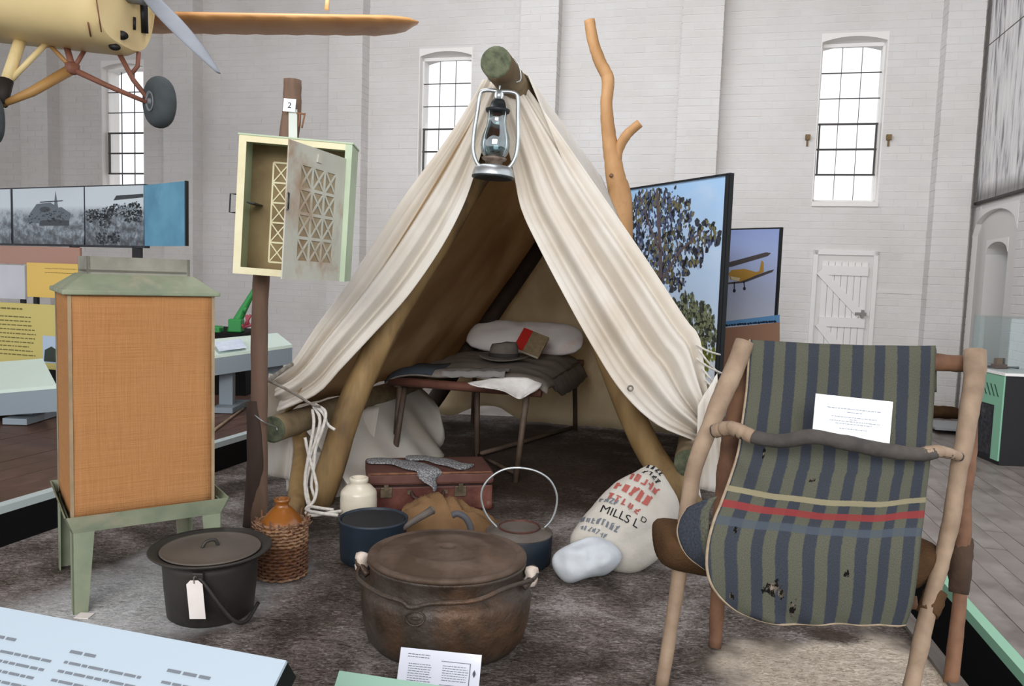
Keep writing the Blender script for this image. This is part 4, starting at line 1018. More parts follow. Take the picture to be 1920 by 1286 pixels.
# cloth bundle
c1 = pt(1097, 1052, 2.80); bA = (pt(1150, 1030, 2.84)-pt(1045, 1068, 2.78)).normalized(); bB = V((-.2, .6, .8)); bB = (bB-bA*bB.dot(bA)).normalized()
pol = inpl(c1, bA, bB, [(1034, 1048), (1060, 1026), (1110, 1008), (1150, 1022), (1166, 1050), (1140, 1074), (1110, 1080), (1068, 1092), (1046, 1078)], 3)
bn = Puff(c1, bA, bB, pol, .062, seed=5, wr=.026, power=.42)
solo('cloth_bundle', bn.mb(12), M('white_flannel', '#C8CED4', '#B8BFC6', scale=8, rough=.95, bmp=.3, spec=.1), 'rolled bundle of white cloth lying at the foot of the calico sack', 'cloth')

# ================================================================== COOLGARDIE-TYPE SAFE ON ITS STAND
m_hess, _t, _b = nt('orange_hessian')
_v = coords(_t, 'Object'); _sp = _t.nodes.new('ShaderNodeSeparateXYZ'); link(_t, _v, _sp.inputs[0])
_w1 = noise_node(_t, coords(_t, 'Object', (3, 3, 160)), 2.0, 3); _w2 = noise_node(_t, coords(_t, 'Object', (160, 160, 3)), 2.0, 3)
_wv = math_(_t, 'ADD', math_(_t, 'MULTIPLY', _w1, .5), math_(_t, 'MULTIPLY', _w2, .5))
_c = ramp(_t, _wv, [(.34, hex3('#9A6B42')), (.66, hex3('#AC7C51'))])
_st = ramp(_t, noise_node(_t, _v, 3.0, 4), [(.4, (0, 0, 0)), (.7, (1, 1, 1))])
link(_t, mixc(_t, math_(_t, 'MULTIPLY', _st, .55), _c, hex3('#A0774F')), _b.inputs['Base Color']); _b.inputs['Roughness'].default_value = .95
_b.inputs['Specular IOR Level'].default_value = .1; bump(_t, _b, _wv, .5, .01)
m_sfgreen = M('worn_green_paint', '#868D76', '#717B67', '#9A927F', scale=7, rough=.7, bmp=.2, c3scale=5)
m_sfgrey = M('weathered_grey_wood', '#8C8B80', '#77766C', '#6E6A60', scale=9, rough=.85, bmp=.3)
sx_ = gr(137, 1153); ang_ = math.radians(35)
e1 = V((math.cos(ang_), math.sin(ang_), 0)); e2 = V((-math.sin(ang_)*1.02, math.cos(ang_), 0)).normalized(); e2 = V((-e1.y, e1.x, 0))
SWD, SDP = .45, .47
def sf(u, v, z): return sx_ + e1*u + e2*v + UP*z
safe = thing('hessian_food_safe', 'tall orange hessian food safe with green hipped metal top on a legged stand', 'food safe', sf(SWD/2, SDP/2, 0))
TZ = .305
for (u, v) in ((0, 0), (SWD, 0), (0, SDP), (SWD, SDP)):
    su = 1 if u == 0 else -1; sv = 1 if v == 0 else -1; m_ = MB()
    for (du, dv) in ((1, 0), (0, 1)):      # angle-iron leg: two tapering leaves
        wt, wb = .066, .042; th = .004
        a0 = sf(u, v, 0); a1 = sf(u, v, TZ); du_, dv_ = e1*(du*su), e2*(dv*sv); nn = (e2*sv if du else e1*su)*th
        m_.hexa([a0, a0+(du_+dv_)*wb, a0+(du_+dv_)*wb+nn, a0+nn], [a1, a1+(du_+dv_)*wt, a1+(du_+dv_)*wt+nn, a1+nn])
    part(safe, 'leg', m_, m_sfgreen)
for (ua, va, ub, vb) in ((0, 0, 1, 0), (0, 1, 1, 1), (0, 0, 0, 1), (1, 0, 1, 1)):
    m_ = MB(); A0 = sf(ua*SWD, va*SDP, 0); B0 = sf(ub*SWD, vb*SDP, 0); d_ = (B0-A0).normalized(); iv = (e2 if va == vb == 0 else -e2 if va == vb == 1 else e1 if ua == 0 else -e1)
    m_.hexa([A0+UP*(TZ-.045), B0+UP*(TZ-.045), B0+iv*.004+UP*(TZ-.045), A0+iv*.004+UP*(TZ-.045)], [A0-iv*.022-d_*.022+UP*(TZ+.012), B0-iv*.022+d_*.022+UP*(TZ+.012), B0-iv*.017+d_*.022+UP*(TZ+.012), A0-iv*.017-d_*.022+UP*(TZ+.012)])
    part(safe, 'tray_side', m_, m_sfgreen)
m_ = MB(); m_.box(sf(SWD/2, SDP/2, TZ-.03), (SWD-.01, SDP-.01, .01), (e1, e2, UP)); part(safe, 'tray_floor', m_, m_sfgrey)
IN = .003; BZ0, BZ1 = TZ-.012, 1.005; BU0, BU1, BV0, BV1 = IN, SWD-.026, IN+.01, SDP-.05
def wall4(n, nrm):
    m_ = MB(); return m_
for nm, P0, P1 in (('hessian_front', (BU0, BV0), (BU1, BV0)), ('hessian_side', (BU0, BV0), (BU0, BV1)), ('hessian_side', (BU1, BV0), (BU1, BV1)), ('hessian_back', (BU0, BV1), (BU1, BV1))):
    A0, B0 = V((*P0, 0)), V((*P1, 0)); rows = []
    for i in range(15):
        z = BZ0+(BZ1-BZ0)*i/14; r = []
        for j in range(13):
            p = A0.lerp(B0, j/12); cen = V(((BU0+BU1)/2, (BV0+BV1)/2, 0)); dn = V((0, -1 if nm == 'hessian_front' else 1, 0)) if P0[1] == P1[1] else V((-1 if P0[0] == BU0 else 1, 0, 0))
            k = .006*math.sin(PI*j/12)*math.sin(PI*i/14)-.001*math.sin(j*1.7+i); p = p-dn*k; r.append(sf(p.x, p.y, z))
        rows.append(r)
    m_ = MB(); m_.grid(rows); part(safe, nm, m_, m_hess, solid=.005)
m_cpost = M('tan_corner_post', '#9A8468', '#7F7058', scale=10)
for (u, v) in ((BU0, BV0), (BU1, BV0), (BU0, BV1), (BU1, BV1)):
    m_ = MB(); m_.box(sf(u, v, (BZ0+BZ1)/2), (.010, .010, BZ1-BZ0), (e1, e2, UP)); part(safe, 'corner_post', m_, m_sfgrey if v == BV1 else m_cpost)
m_ = MB(); m_.box(sf((BU0+BU1)/2, (BV0+BV1)/2, BZ1+.006), (BU1-BU0+.04, BV1-BV0+.04, .016), (e1, e2, UP)); part(safe, 'top_rim', m_, m_sfgreen, bevel=.004)
TU0, TU1, TV0, TV1 = BU0+.058, BU1-.055, BV0+.08, BV1-.08
m_ = MB(); b4 = [sf(BU0-.012, BV0-.012, BZ1+.014), sf(BU1+.012, BV0-.012, BZ1+.014), sf(BU1+.012, BV1+.012, BZ1+.014), sf(BU0-.012, BV1+.012, BZ1+.014)]
t4 = [sf(TU0-.01, TV0, BZ1+.062), sf(TU1+.01, TV0, BZ1+.062), sf(TU1+.01, TV1, BZ1+.062), sf(TU0-.01, TV1, BZ1+.062)]; m_.hexa(b4, t4); part(safe, 'hipped_top', m_, m_sfgreen, 'worn green sloping top')
tz0, tz1 = BZ1+.06, BZ1+.118
for (P0, P1) in (((TU0, TV0), (TU1, TV0)), ((TU1, TV0), (TU1, TV1)), ((TU1, TV1), (TU0, TV1)), ((TU0, TV1), (TU0, TV0))):
    A0, B0 = sf(*P0, 0), sf(*P1, 0); d_ = (B0-A0).normalized(); iv = V((-d_.y, d_.x, 0)); m_ = MB()
    m_.hexa([A0+UP*tz0, B0+UP*tz0, B0+iv*.01+UP*tz0, A0+iv*.01+UP*tz0], [A0+UP*tz1, B0+UP*tz1, B0+iv*.01+UP*tz1, A0+iv*.01+UP*tz1]); part(safe, 'water_tray_side', m_, m_sfgrey)
m_ = MB(); m_.box(sf((TU0+TU1)/2, (TV0+TV1)/2, tz0+.012), (TU1-TU0, TV1-TV0, .008), (e1, e2, UP)); part(safe, 'water_tray_floor', m_, m_sfgrey)
# small white number card on the floor by the stand's front foot
fr = Frame(gr(138, 1158, .004), gr(165, 1159, .004), gr(148, 1148, .004)); m_ = fr.board(.002); solo('number_card', m_, m_paper, 'tiny white card on the floor at the front foot of the safe stand', 'card')

# ================================================================== POST WITH HANGING MEAT SAFE
m_post = M('old_brown_post', '#7A6154', '#5E4A3A', '#8C7666', scale=10, stretch=(1, 1, .2), rough=.85, bmp=.4)
m_post2 = M('dark_brown_stump', '#473830', '#362A24', '#58483E', scale=10, stretch=(1, 1, .2), rough=.85, bmp=.4)
pb = gr(486, 990); post = thing('timber_post', 'old brown timber post with a bend, carrying the green meat safe', 'post', pb)
PYv = pb.y
m_ = MB(); m_.tube(spline([pb, pt(486, 760, PYv), pt(488, 560, PYv), pt(500, 450, PYv), pt(528, 330, PYv+.03), pt(545, 230, PYv+.04), pt(549, 150, PYv+.04)], 6), [.036, .035, .034, .034, .036, .040, .040, .036], 12, jit=.05); part(post, 'upright', m_, m_post)
m_ = MB(); m_.tube(spline([gr(476, 982)+V((0, -.02, 0)), pt(478, 860, PYv-.03), pt(474, 752, PYv-.02)], 5), [.04, .034, .026], 10, jit=.06); part(post, 'side_stump', m_, m_post2, 'darker short stump against the post')
m_ = MB(); m_.tube(spline([pt(478, 778, PYv-.06), pt(496, 792, PYv-.07), pt(516, 800, LF.y-.07), pt(520, 806, LF.y-.068)], 4), .003, 6); part(post, 'tie_wire', m_, m_zinc)
# strap, bracket
fr = Frame(pt(541, 258, PYv-.03), pt(557, 258, PYv-.03), pt(543, 205, PYv-.02)); part(post, 'hanging_strap', fr.board(.004), flat('pale_strap', '#C9CEC8', .6), 'pale painted metal strap')
for (a, b) in (((556, 212), (572, 214)), ((572, 212), (566, 240)), ((562, 214), (560, 238))):
    m_ = MB(); m_.tube([pt(*a, PYv-.03), pt(*b, PYv-.03)], .0035, 6); part(post, 'rusty_hook', m_, M('rust_hook', '#8A5F44', '#6A4632'))
fr = Frame(pt(530, 208, PYv-.035), pt(553, 210, PYv-.035), pt(531, 184, PYv-.03)); sg = solo('number_sign', fr.board(.003), flat('white_card', '#EEF2F6', .6), 'small square white card with a number pinned near the top of the post', 'sign')
letters(sg, 'lettering', '2', fr.h*.62, fr.uv(.36, .28), fr.A, fr.B, m_inkblack)

# meat safe: sheet-metal cabinet with pierced lattice
m_mint = M('mint_paint', '#B9C9AE', '#A9BA9F', '#C9CDAF', scale=6, rough=.6, bmp=.05)
m_cream = M('cream_paint', '#E2DDBB', '#D4CCA6', '#C2AE84', scale=7, rough=.6, bmp=.05)
m_inside = M('dark_beige_inside', '#8F7E5C', '#6D5B40', '#9A8A66', scale=4, rough=.8, bmp=.1)  # darker beige for the back panel
m_doorp = M('rust_stained_grey_paint', '#BDBDB1', '#B2B1A5', '#946B48', scale=5, rough=.7, bmp=.1, c3scale=3.4, c3lo=.55, c3hi=.74)
m_gauze = M('rusty_gauze', '#A3957A', '#8F8065', '#8A6E4E', scale=14, rough=.9, bmp=.4, bscale=200)
MY = PYv-.10
BLc, BRc, TLc, TRc = pt(437, 512, MY-.13), pt(646, 528, MY-.10), pt(456, 253, MY-.13), pt(668, 272, MY-.10)
mf = Frame(BLc, BRc, TLc); MW, MH, MDp = mf.w, mf.h, .17
ms = thing('meat_safe', 'mint and cream painted meat safe with pierced lattice door hanging open on the post', 'meat safe', mf.at(MW/2, 0, -MDp/2))
def mbox(a0, a1, b0, b1, n0, n1):
    m_ = MB(); m_.hexa([mf.at(a0, b0, n0), mf.at(a1, b0, n0), mf.at(a1, b0, n1), mf.at(a0, b0, n1)], [mf.at(a0, b1, n0), mf.at(a1, b1, n0), mf.at(a1, b1, n1), mf.at(a0, b1, n1)]); return m_
t_ = .008
part(ms, 'side_panel', mbox(0, t_, 0, MH, -MDp, 0), m_mint); part(ms, 'side_panel', mbox(MW-t_, MW, 0, MH, -MDp, 0), m_mint)
part(ms, 'top_panel', mbox(t_, MW-t_, MH-t_, MH, -MDp, 0), m_mint); part(ms, 'bottom_panel', mbox(t_, MW-t_, 0, t_, -MDp, 0), m_cream)
bpn = part(ms, 'back_panel', mbox(t_, MW-t_, t_, MH-t_, -MDp, -MDp+.004), m_inside)
for s_, nm in ((mbox(0, .028, 0, MH, 0, .006), 'face_frame'), (mbox(MW-.026, MW, 0, MH, 0, .006), 'face_frame'), (mbox(.028, MW-.026, MH-.024, MH, 0, .006), 'face_frame'), (mbox(.028, MW-.026, 0, .026, 0, .006), 'face_frame')):
    part(ms, nm, s_, m_cream if nm and s_.v[0] != mf.at(MW-.026, 0, 0) else m_mint)
m_ = mbox(-.004, MW+.004, MH, MH+.006, -MDp, .010); part(ms, 'top_edge', m_, m_mint)
def lattice(parent, F, a0, a1, b0, b1, nc, nr, n, mat, w_=.0045):
    cw, ch = (a1-a0)/nc, (b1-b0)/nr
    def strip(p, q, wd):
        d_ = (q-p).normalized(); sd = F.N.cross(d_); m_ = MB()
        m_.hexa([p-sd*wd, p+sd*wd, p+sd*wd+F.N*.003, p-sd*wd+F.N*.003], [q-sd*wd, q+sd*wd, q+sd*wd+F.N*.003, q-sd*wd+F.N*.003]); part(parent, 'lattice_strip', m_, mat)
    for r in range(nr+1): strip(F.at(a0, b0+ch*r, n), F.at(a1, b0+ch*r, n), w_)
    for c_ in range(nc+1): strip(F.at(a0+cw*c_, b0, n), F.at(a0+cw*c_, b1, n), w_)
    for r in range(nr):
        for c_ in range(nc):
            x, y = a0+cw*c_, b0+ch*r
            strip(F.at(x, y, n+.0004), F.at(x+cw, y+ch, n+.0004), w_*.7); strip(F.at(x+cw, y, n+.0008), F.at(x, y+ch, n+.0008), w_*.7)
lattice(bpn, mf, MW*.22, MW*.66, MH*.10, MH*.86, 3, 5, -MDp+.0045, m_cream, .0035)
# door: hinged on the right edge, swung towards the viewer
hng = mf.at(MW-.02, .014, .008); dw = MW*.93; swing = math.radians(70)
dA = (-mf.A*math.cos(swing) + mf.N*math.sin(swing)); O_ = hng + dA*dw
O_ = O_-mf.B*.012; hng = hng-mf.B*.012; df = Frame(O_, hng, O_ + mf.B*(MH*.89)); DW, DH = df.w, df.h
door_ = MB(); g_ = .0
def dbox(a0, a1, b0, b1, n0, n1):
    m_ = MB(); m_.hexa([df.at(a0, b0, n0), df.at(a1, b0, n0), df.at(a1, b0, n1), df.at(a0, b0, n1)], [df.at(a0, b1, n0), df.at(a1, b1, n0), df.at(a1, b1, n1), df.at(a0, b1, n1)]); return m_
for bx_ in ((0, DW*.20, 0, DH), (DW*.84, DW, 0, DH), (DW*.20, DW*.84, 0, DH*.13), (DW*.20, DW*.84, DH*.86, DH)):
    mm = dbox(*bx_, -.005, .0); door_.add(mm.v, mm.f)
dr = part(ms, 'door', door_, m_doorp, 'rust stained pale grey lattice door')
part(dr, 'gauze', dbox(DW*.19, DW*.85, DH*.12, DH*.87, -.006, -.004), m_gauze)
lattice(dr, df, DW*.20, DW*.84, DH*.13, DH*.86, 3, 4, -.0035, m_doorp, .0055)
m_ = MB(); c = df.at(DW*.5, DH*.93, .002); m_.box(c, (.03, .006, .03), (df.A, df.N, (df.B+df.A*.2).normalized())); part(dr, 'vent_rosette', m_, m_doorp)
m_ = MB(); c = df.at(.006, DH*.50, .004)
for z in (0, .055): m_.tube([c+df.B*z, c+df.B*z-df.A*.02+df.N*.012], .003, 6)
m_.tube([c+df.N*.01-df.A*.014, c+df.B*.055+df.N*.01-df.A*.014], .003, 6); part(dr, 'latch', m_, m_dark)
m_ = MB(); c = mf.at(-.002, MH*.44, .0)
m_.tube([c, c-mf.A*.022, c-mf.A*.022+mf.B*.07, c+mf.B*.07], .003, 6); part(ms, 'hasp', m_, m_dark)
m_ = mbox(.03, .06, MH*.52, MH*.53, -MDp+.01, -.03); part(ms, 'shelf_bracket', m_, m_dark)

# ================================================================== BUSH CHAIR AND STRIPED BLANKET
m_stick = M('pale_peeled_stick', '#98836E', '#7F6B58', '#A6927E', scale=12, rough=.7, bmp=.2)
m_stick2 = M('reddish_stick', '#78563F', '#5D4030', '#86664F', scale=12, rough=.75, bmp=.2)
m_bark = M('grey_bark_stick', '#4D4844', '#3A3633', '#5E5751', scale=14, rough=.8, bmp=.3)
m_hessian = M('brown_hessian', '#553F2B', '#443120', '#654C35', scale=9, rough=.95, bmp=.6, bscale=160, spec=.1)
FLf, RLf, RRf = gr(1240, 1288), gr(1340, 1213), gr(1783, 1282)
FRf = V((1.045, 1.93, 0))
chair = thing('bush_chair', 'rustic chair of bent bush sticks with a brown hessian sack seat', 'chair', (.85, 2.15, 0))
def stick(name, pts, r, mat, label=None, jit=.04, flatx=1.0, seg=12):
    m_ = MB(); sp_l = resample(spline(pts, 6), 40); sd = len(pts)*2.3+pts[0].x*7; n_ = len(r) if hasattr(r, '__len__') else 1
    rr = []
    for i in range(40):
        q = i/39*(n_-1); a = min(int(q), n_-2); rr.append((r[a]+(r[a+1]-r[a])*(q-a))*(1+.13*mnoise.noise(V((i*.33, sd, 0)))))
    sp_l = [p + V((mnoise.noise(V((i*.16, sd, 1))), mnoise.noise(V((i*.16, sd, 9)))*.6, 0))*.007*math.sin(PI*i/39) for i, p in enumerate(sp_l)]
    m_.tube(sp_l, rr, seg, jit=jit, flatx=flatx); return part(chair, name, m_, mat, label)
stick('front_leg', [pt(1396, 640, 2.36), pt(1378, 690, 2.34), pt(1340, 775, 2.29), pt(1306, 870, 2.23), pt(1288, 960, 2.18), pt(1268, 1110, 2.11), FLf], [.028, .030, .025, .024, .023, .019, .018], m_stick, 'pale flattened stick')
stick('rear_leg', [pt(1400, 650, 2.40), pt(1390, 720, 2.395), pt(1372, 830, 2.38), pt(1360, 920, 2.36), pt(1350, 1080, 2.33), RLf], [.026, .03, .034, .030, .024, .020], m_stick2, 'reddish stick')
stick('front_leg', [pt(1828, 656, 2.33), pt(1826, 720, 2.30), pt(1806, 830, 2.24), pt(1790, 930, 2.18), pt(1772, 1030, 2.11), pt(1740, 1140, 2.03), FRf], [.030, .027, .024, .023, .020, .021, .020], m_stick, 'pale forked stick')
stick('rear_leg', [pt(1822, 720, 2.36), pt(1816, 850, 2.33), pt(1808, 950, 2.27), pt(1800, 1100, 2.2), RRf], [.018, .021, .022, .02, .019], m_stick2, 'reddish stick')
stick('top_rail', [pt(1388, 664, 2.385), pt(1500, 668, 2.39), pt(1700, 676, 2.385), pt(1830, 684, 2.37)], [.024, .026, .027, .025], m_stick2)
stick('arm_crossbar', [pt(1338, 808, 2.20), pt(1370, 803, 2.16), pt(1412, 819, 2.12), pt(1470, 827, 2.10), pt(1520, 818, 2.09), pt(1580, 829, 2.09), pt(1650, 843, 2.105), pt(1728, 852, 2.13), pt(1760, 847, 2.15), pt(1800, 856, 2.19)], [.019, .019, .019, .0205, .0205, .021, .021, .021, .016, .013], m_bark, 'dark barked crossbar')
stick('crossbar_end', [pt(1341, 808, 2.197), pt(1372, 803, 2.157), pt(1412, 819, 2.118)], [.0205, .021, .020], m_stick, 'peeled pale end')
stick('crossbar_end', [pt(1724, 852, 2.128), pt(1760, 846, 2.148), pt(1796, 855, 2.186)], [.0185, .017, .014], m_stick, 'peeled pale end')
stick('lower_stretcher', [pt(1338, 1098, 2.27), pt(1380, 1090, 2.3), pt(1560, 1120, 2.3), pt(1720, 1130, 2.2)], [.02, .022, .02, .02], m_stick2)
wr_ = MB(); wr_.tube(spline([pt(1806, 1008, 2.255), pt(1801, 1060, 2.22), pt(1797, 1112, 2.20)], 5), [.027, .031, .030, .026], 12, jit=.06); part(chair, 'leg_wrapping', wr_, M('dark_sacking', '#4A382C', '#392A20', scale=14, rough=.95, bmp=.6), 'dark sacking wrapped round the leg')
wr_ = MB(); wr_.tube(spline([pt(1755, 1108, 2.06), pt(1747, 1130, 2.045), pt(1738, 1150, 2.03)], 4), [.028, .030, .027], 12, jit=.06); part(chair, 'leg_wrapping', wr_, m_hessian)
# sagging sack seat slung between the side sticks
rows = []
for i in range(21):
    q = i/20; px_ = 1228+(1786-1228)*q; top_ = 985-14*math.sin(PI*q)*3 - 6*q; r = []
    cL, cR = pt(1229, 1008, 2.13), pt(1768, 1040, 2.14)
    ctr = cL.lerp(cR, q) + UP*(-.03*math.sin(PI*q)) 
    ex_ = min(1, (.80+q*4))*min(1, .35+(1-q)*6)
    for k in range(24):
        a = 2*PI*k/24; ry = (.125 if math.cos(a) > 0 else .11)*ex_; rz = (.082+.025*q)*ex_
        r.append(ctr + V((0, .02, 0)) + V((0, math.cos(a)*ry, math.sin(a)*rz*(1.0 if math.sin(a) < 0 else .55))))
    rows.append(r)
m_ = MB(); m_.grid(rows, closed=True); m_.f += [list(range(24)), [20*24+k for k in range(24)]]; m_.sm += [True, True]
part(chair, 'sack_seat', m_, m_hessian, 'brown hessian sack slung as the seat', subsurf=1)

m_bl, _t, _b = nt('striped_wool_blanket')
_uv = coords(_t, 'UV'); _sp = _t.nodes.new('ShaderNodeSeparateXYZ'); link(_t, _uv, _sp.inputs[0]); U_, V_ = _sp.outputs[0], _sp.outputs[1]
_wob = noise_node(_t, coords(_t, 'UV', (30, 30, 1)), 3, 4)
_uu = math_(_t, 'ADD', math_(_t, 'MULTIPLY', U_, 8.35), math_(_t, 'MULTIPLY_ADD', _wob, .10, -.05))
_fr = math_(_t, 'FRACT', math_(_t, 'ADD', _uu, .42))
_k = ramp(_t, _fr, [(0.02, (0, 0, 0)), (.06, (1, 1, 1)), (.50, (1, 1, 1)), (.55, (0, 0, 0))])
_fib = noise_node(_t, coords(_t, 'UV', (260, 320, 1)), 1, 3, .7)
_nv = ramp(_t, _fib, [(.3, hex3('#2B2F37')), (.7, hex3('#444850'))]); _ol = ramp(_t, _fib, [(.3, hex3('#45463D')), (.7, hex3('#646558'))])
_c = mixc(_t, _k, _ol, _nv)
def band(col, v0, v1, c, amt):
    d = math_(_t, 'SUBTRACT', V_, (v0+v1)/2); d = math_(_t, 'ABSOLUTE', d); d = math_(_t, 'ADD', d, math_(_t, 'MULTIPLY_ADD', _wob, .004, -.002))
    k = ramp(_t, math_(_t, 'DIVIDE', d, (v1-v0)/2), [(.85, (1, 1, 1)), (1.0, (0, 0, 0))])
    return mixc(_t, math_(_t, 'MULTIPLY', k, amt), col, c)
_c = band(_c, .592, .616, hex3('#8C856C'), .95); _c = band(_c, .648, .680, hex3('#853838'), .9); _c = band(_c, .712, .742, hex3('#4A535D'), .75)
_hn = noise_node(_t, coords(_t, 'UV', (1, 1, 1)), 38, 5, .7)
for (hu, hv, ru_, rv_) in ((.30, .90, .055, .030), (.34, .915, .03, .02), (.40, .955, .018, .03), (.40, .53, .025, .010), (.11, .75, .012, .012), (.64, .845, .015, .012), (.10, .93, .02, .014), (.13, .44, .008, .03)):
    du = math_(_t, 'DIVIDE', math_(_t, 'SUBTRACT', U_, hu), ru_); dv = math_(_t, 'DIVIDE', math_(_t, 'SUBTRACT', V_, hv), rv_)
    d = math_(_t, 'SQRT', math_(_t, 'ADD', math_(_t, 'MULTIPLY', du, du), math_(_t, 'MULTIPLY', dv, dv)))
    d = math_(_t, 'ADD', d, math_(_t, 'MULTIPLY_ADD', _hn, 3.4, -1.7))
    k = ramp(_t, d, [(.55, (1, 1, 1)), (.75, (0, 0, 0))]); _c = mixc(_t, k, _c, ramp(_t, _hn, [(.46, hex3('#141312')), (.60, hex3('#8A7E70'))]))
link(_t, _c, _b.inputs['Base Color']); _b.inputs['Roughness'].default_value = .95; _b.inputs['Specular IOR Level'].default_value = .08
bump(_t, _b, _fib, .5, .004)
m_bind = M('beige_binding', '#A3937D', '#8D7E69', scale=40, rough=.95)
# (left px, right px, depth) rows from the drop behind the rail, over it, down the back, over the seat to the hem
R_ = [((1408, 720), (1756, 735), 2.425, 2.425), ((1407, 660), (1756, 668), 2.42, 2.415), ((1406, 638), (1755, 650), 2.385, 2.38), ((1404, 665), (1754, 680), 2.35, 2.345), ((1399, 730), (1752, 748), 2.325, 2.32),
      ((1390, 795), (1748, 815), 2.27, 2.26), ((1383, 845), (1744, 870), 2.20, 2.19), ((1368, 895), (1738, 920), 2.12, 2.11), ((1350, 945), (1733, 968), 2.05, 2.035),
      ((1338, 975), (1728, 1000), 2.015, 2.0), ((1327, 1020), (1724, 1040), 1.985, 1.975), ((1326, 1070), (1719, 1085), 1.97, 1.965), ((1342, 1108), (1713, 1125), 1.968, 1.965), ((1378, 1142), (1706, 1150), 1.97, 1.97), ((1424, 1162), (1699, 1168), 1.975, 1.975)]
L3 = spline([pt(*a, y0) for a, b, y0, y1 in R_], 8); R3 = spline([pt(*b, y1) for a, b, y0, y1 in R_], 8)
# reference left side without the rounded corner keeps the stripes straight near the hem
Lref = spline([pt(*(a if i < 11 else (1327+(i-10)*2, a[1])), y0) for i, (a, b, y0, y1) in enumerate(R_)], 8)
nr_ = len(L3); rows, uvs = [], []
ln_ = [0]
for i in range(1, nr_): ln_.append(ln_[-1]+(R3[i]-R3[i-1]).length)
i0 = 2*8
for i in range(nr_):
    v = (ln_[i]-ln_[i0])/(ln_[-1]-ln_[i0]); r, u_ = [], []; q = max(0, v)
    for j in range(61):
        s = j/60; p = L3[i].lerp(R3[i], s)
        wv_ = .006*math.sin(s*9+2*q)*min(1, q*2+.4) + .004*math.sin(s*23+5*q)
        sag = -.020*math.sin(PI*s)*math.exp(-((q-.62)/.12)**2) - .006*math.sin(PI*s)*(1 if i < 20 else 0)
        hem = -.006*math.sin(s*8)*max(0, q-.8)*5
        p = p + V((0, -wv_-(.035*math.sin(PI*s) if .5 < q else .05*math.sin(PI*s)*max(0, (q-.25)/.25) if q > .25 else 0)*.6, 0)) + UP*(sag+hem)
        r.append(p); ll = (R3[i]-L3[i]).length; lr_ = (R3[i]-Lref[i]).length
        u_.append((1-(1-s)*ll/lr_, v))
    rows.append(r); uvs.append(u_)
m_ = MB(); m_.grid(rows, uvs)
blk = thing('striped_blanket', 'navy and olive striped wool blanket draped over the bush chair, torn near the hem', 'blanket', rows[-1][30])
part(blk, 'wool_cloth', m_, m_bl, solid=.006)
edge = [rows[i][0] for i in range(i0, nr_)] + [rows[-1][j] for j in range(1, 61)]
m_ = MB(); m_.tube(edge, .0042, 6); part(blk, 'edge_binding', m_, m_bind, 'beige stitched edge')
# folded side lobe that sticks out on the left over the sack seat
lob = [[(1345, 930), (1330, 960), (1330, 1000), (1332, 1040), (1340, 1066)], [(1318, 938), (1306, 962), (1304, 1000), (1312, 1036), (1330, 1064)], [(1297, 948), (1284, 970), (1282, 1000), (1296, 1036), (1326, 1065)], [(1288, 955), (1274, 980), (1272, 1005), (1288, 1040), (1323, 1067)]]
rows = []
for i, cidx in enumerate(lob):
    rows.append(resample(spline([pt(x, y, 2.01+.012*i) for x, y in cidx], 5), 22))
rows = [[a for a in r] for r in zip(*[resample(spline([rows[i][k] for i in range(4)], 4), 12) for k in range(22)])]
uvs = [[(.02-.012*i+.0, .55+.01*k) for k in range(22)] for i in range(12)]
uvs = [[(.03-.0066*i, .40+.004*k) for k in range(22)] for i in range(12)]
m_ = MB(); m_.grid(rows, uvs); part(blk, 'side_fold', m_, m_bl, 'fold sticking out at the left', solid=.006)
m_ = MB(); m_.tube(rows[-1], .0042, 6); part(blk, 'edge_binding', m_, m_bind)

# white information card resting on the crossbar
fr = Frame(pt(1523, 815, 2.125), pt(1668, 831, 2.11), pt(1532, 738, 2.140)); cd_ = solo('information_card', fr.board(.003), flat('bright_card', '#F1F5FA', .5), 'white printed card resting on the crossbar against the striped blanket', 'card')
pl = text_rows(.16, .86, .70, .1, 1, .022, 1, .02) + text_rows(.42, .62, .62, .1, 1, .022, 2, .02) + text_rows(.22, .82, .50, .1, 1, .02, 3, .02) + text_rows(.46, .56, .45, .1, 1, .018, 5, .02) + text_rows(.20, .86, .40, .1, 1, .02, 4, .02) + text_rows(.28, .76, .34, .1, 1, .02, 6, .02) + text_rows(.34, .70, .22, .1, 1, .022, 7, .02)
part(cd_, 'printed_text', decal(fr, pl), flat('pale_ink', '#9AA2AC', .8), None, 'stuff')

# ================================================================== FRONT LECTERN PANEL, GREEN PANEL, WHITE CARD
T0, T1 = gr(-40, 1130, .50), gr(537, 1238, .50); a_ = (T1-T0); a_.normalize(); back = UP.cross(a_); 
tilt = math.radians(35); dn = (-back*math.cos(tilt) - UP*math.sin(tilt)); Ld = .42
fr = Frame(T0+dn*Ld, T1+dn*Ld, T0)
lect = thing('lectern_sign', 'large white printed text panel on a sloping lectern, nearest to the viewer', 'sign', (fr.at(fr.w/2, .1)).x and V((fr.at(fr.w/2, .1).x, fr.at(fr.w/2, .1).y, 0)))
part(lect, 'panel_face', fr.board(.006), flat('panel_white', '#A6B4C0', .5), 'pale blue-white printed face')
m_ = MB(); m_.hexa([fr.at(0, 0, -.05), fr.at(fr.w, 0, -.05), fr.at(fr.w, fr.h, -.05), fr.at(0, fr.h, -.05)], [fr.at(0, 0, -.007), fr.at(fr.w, 0, -.007), fr.at(fr.w, fr.h, -.007), fr.at(0, fr.h, -.007)]); part(lect, 'lectern_board', m_, m_black)
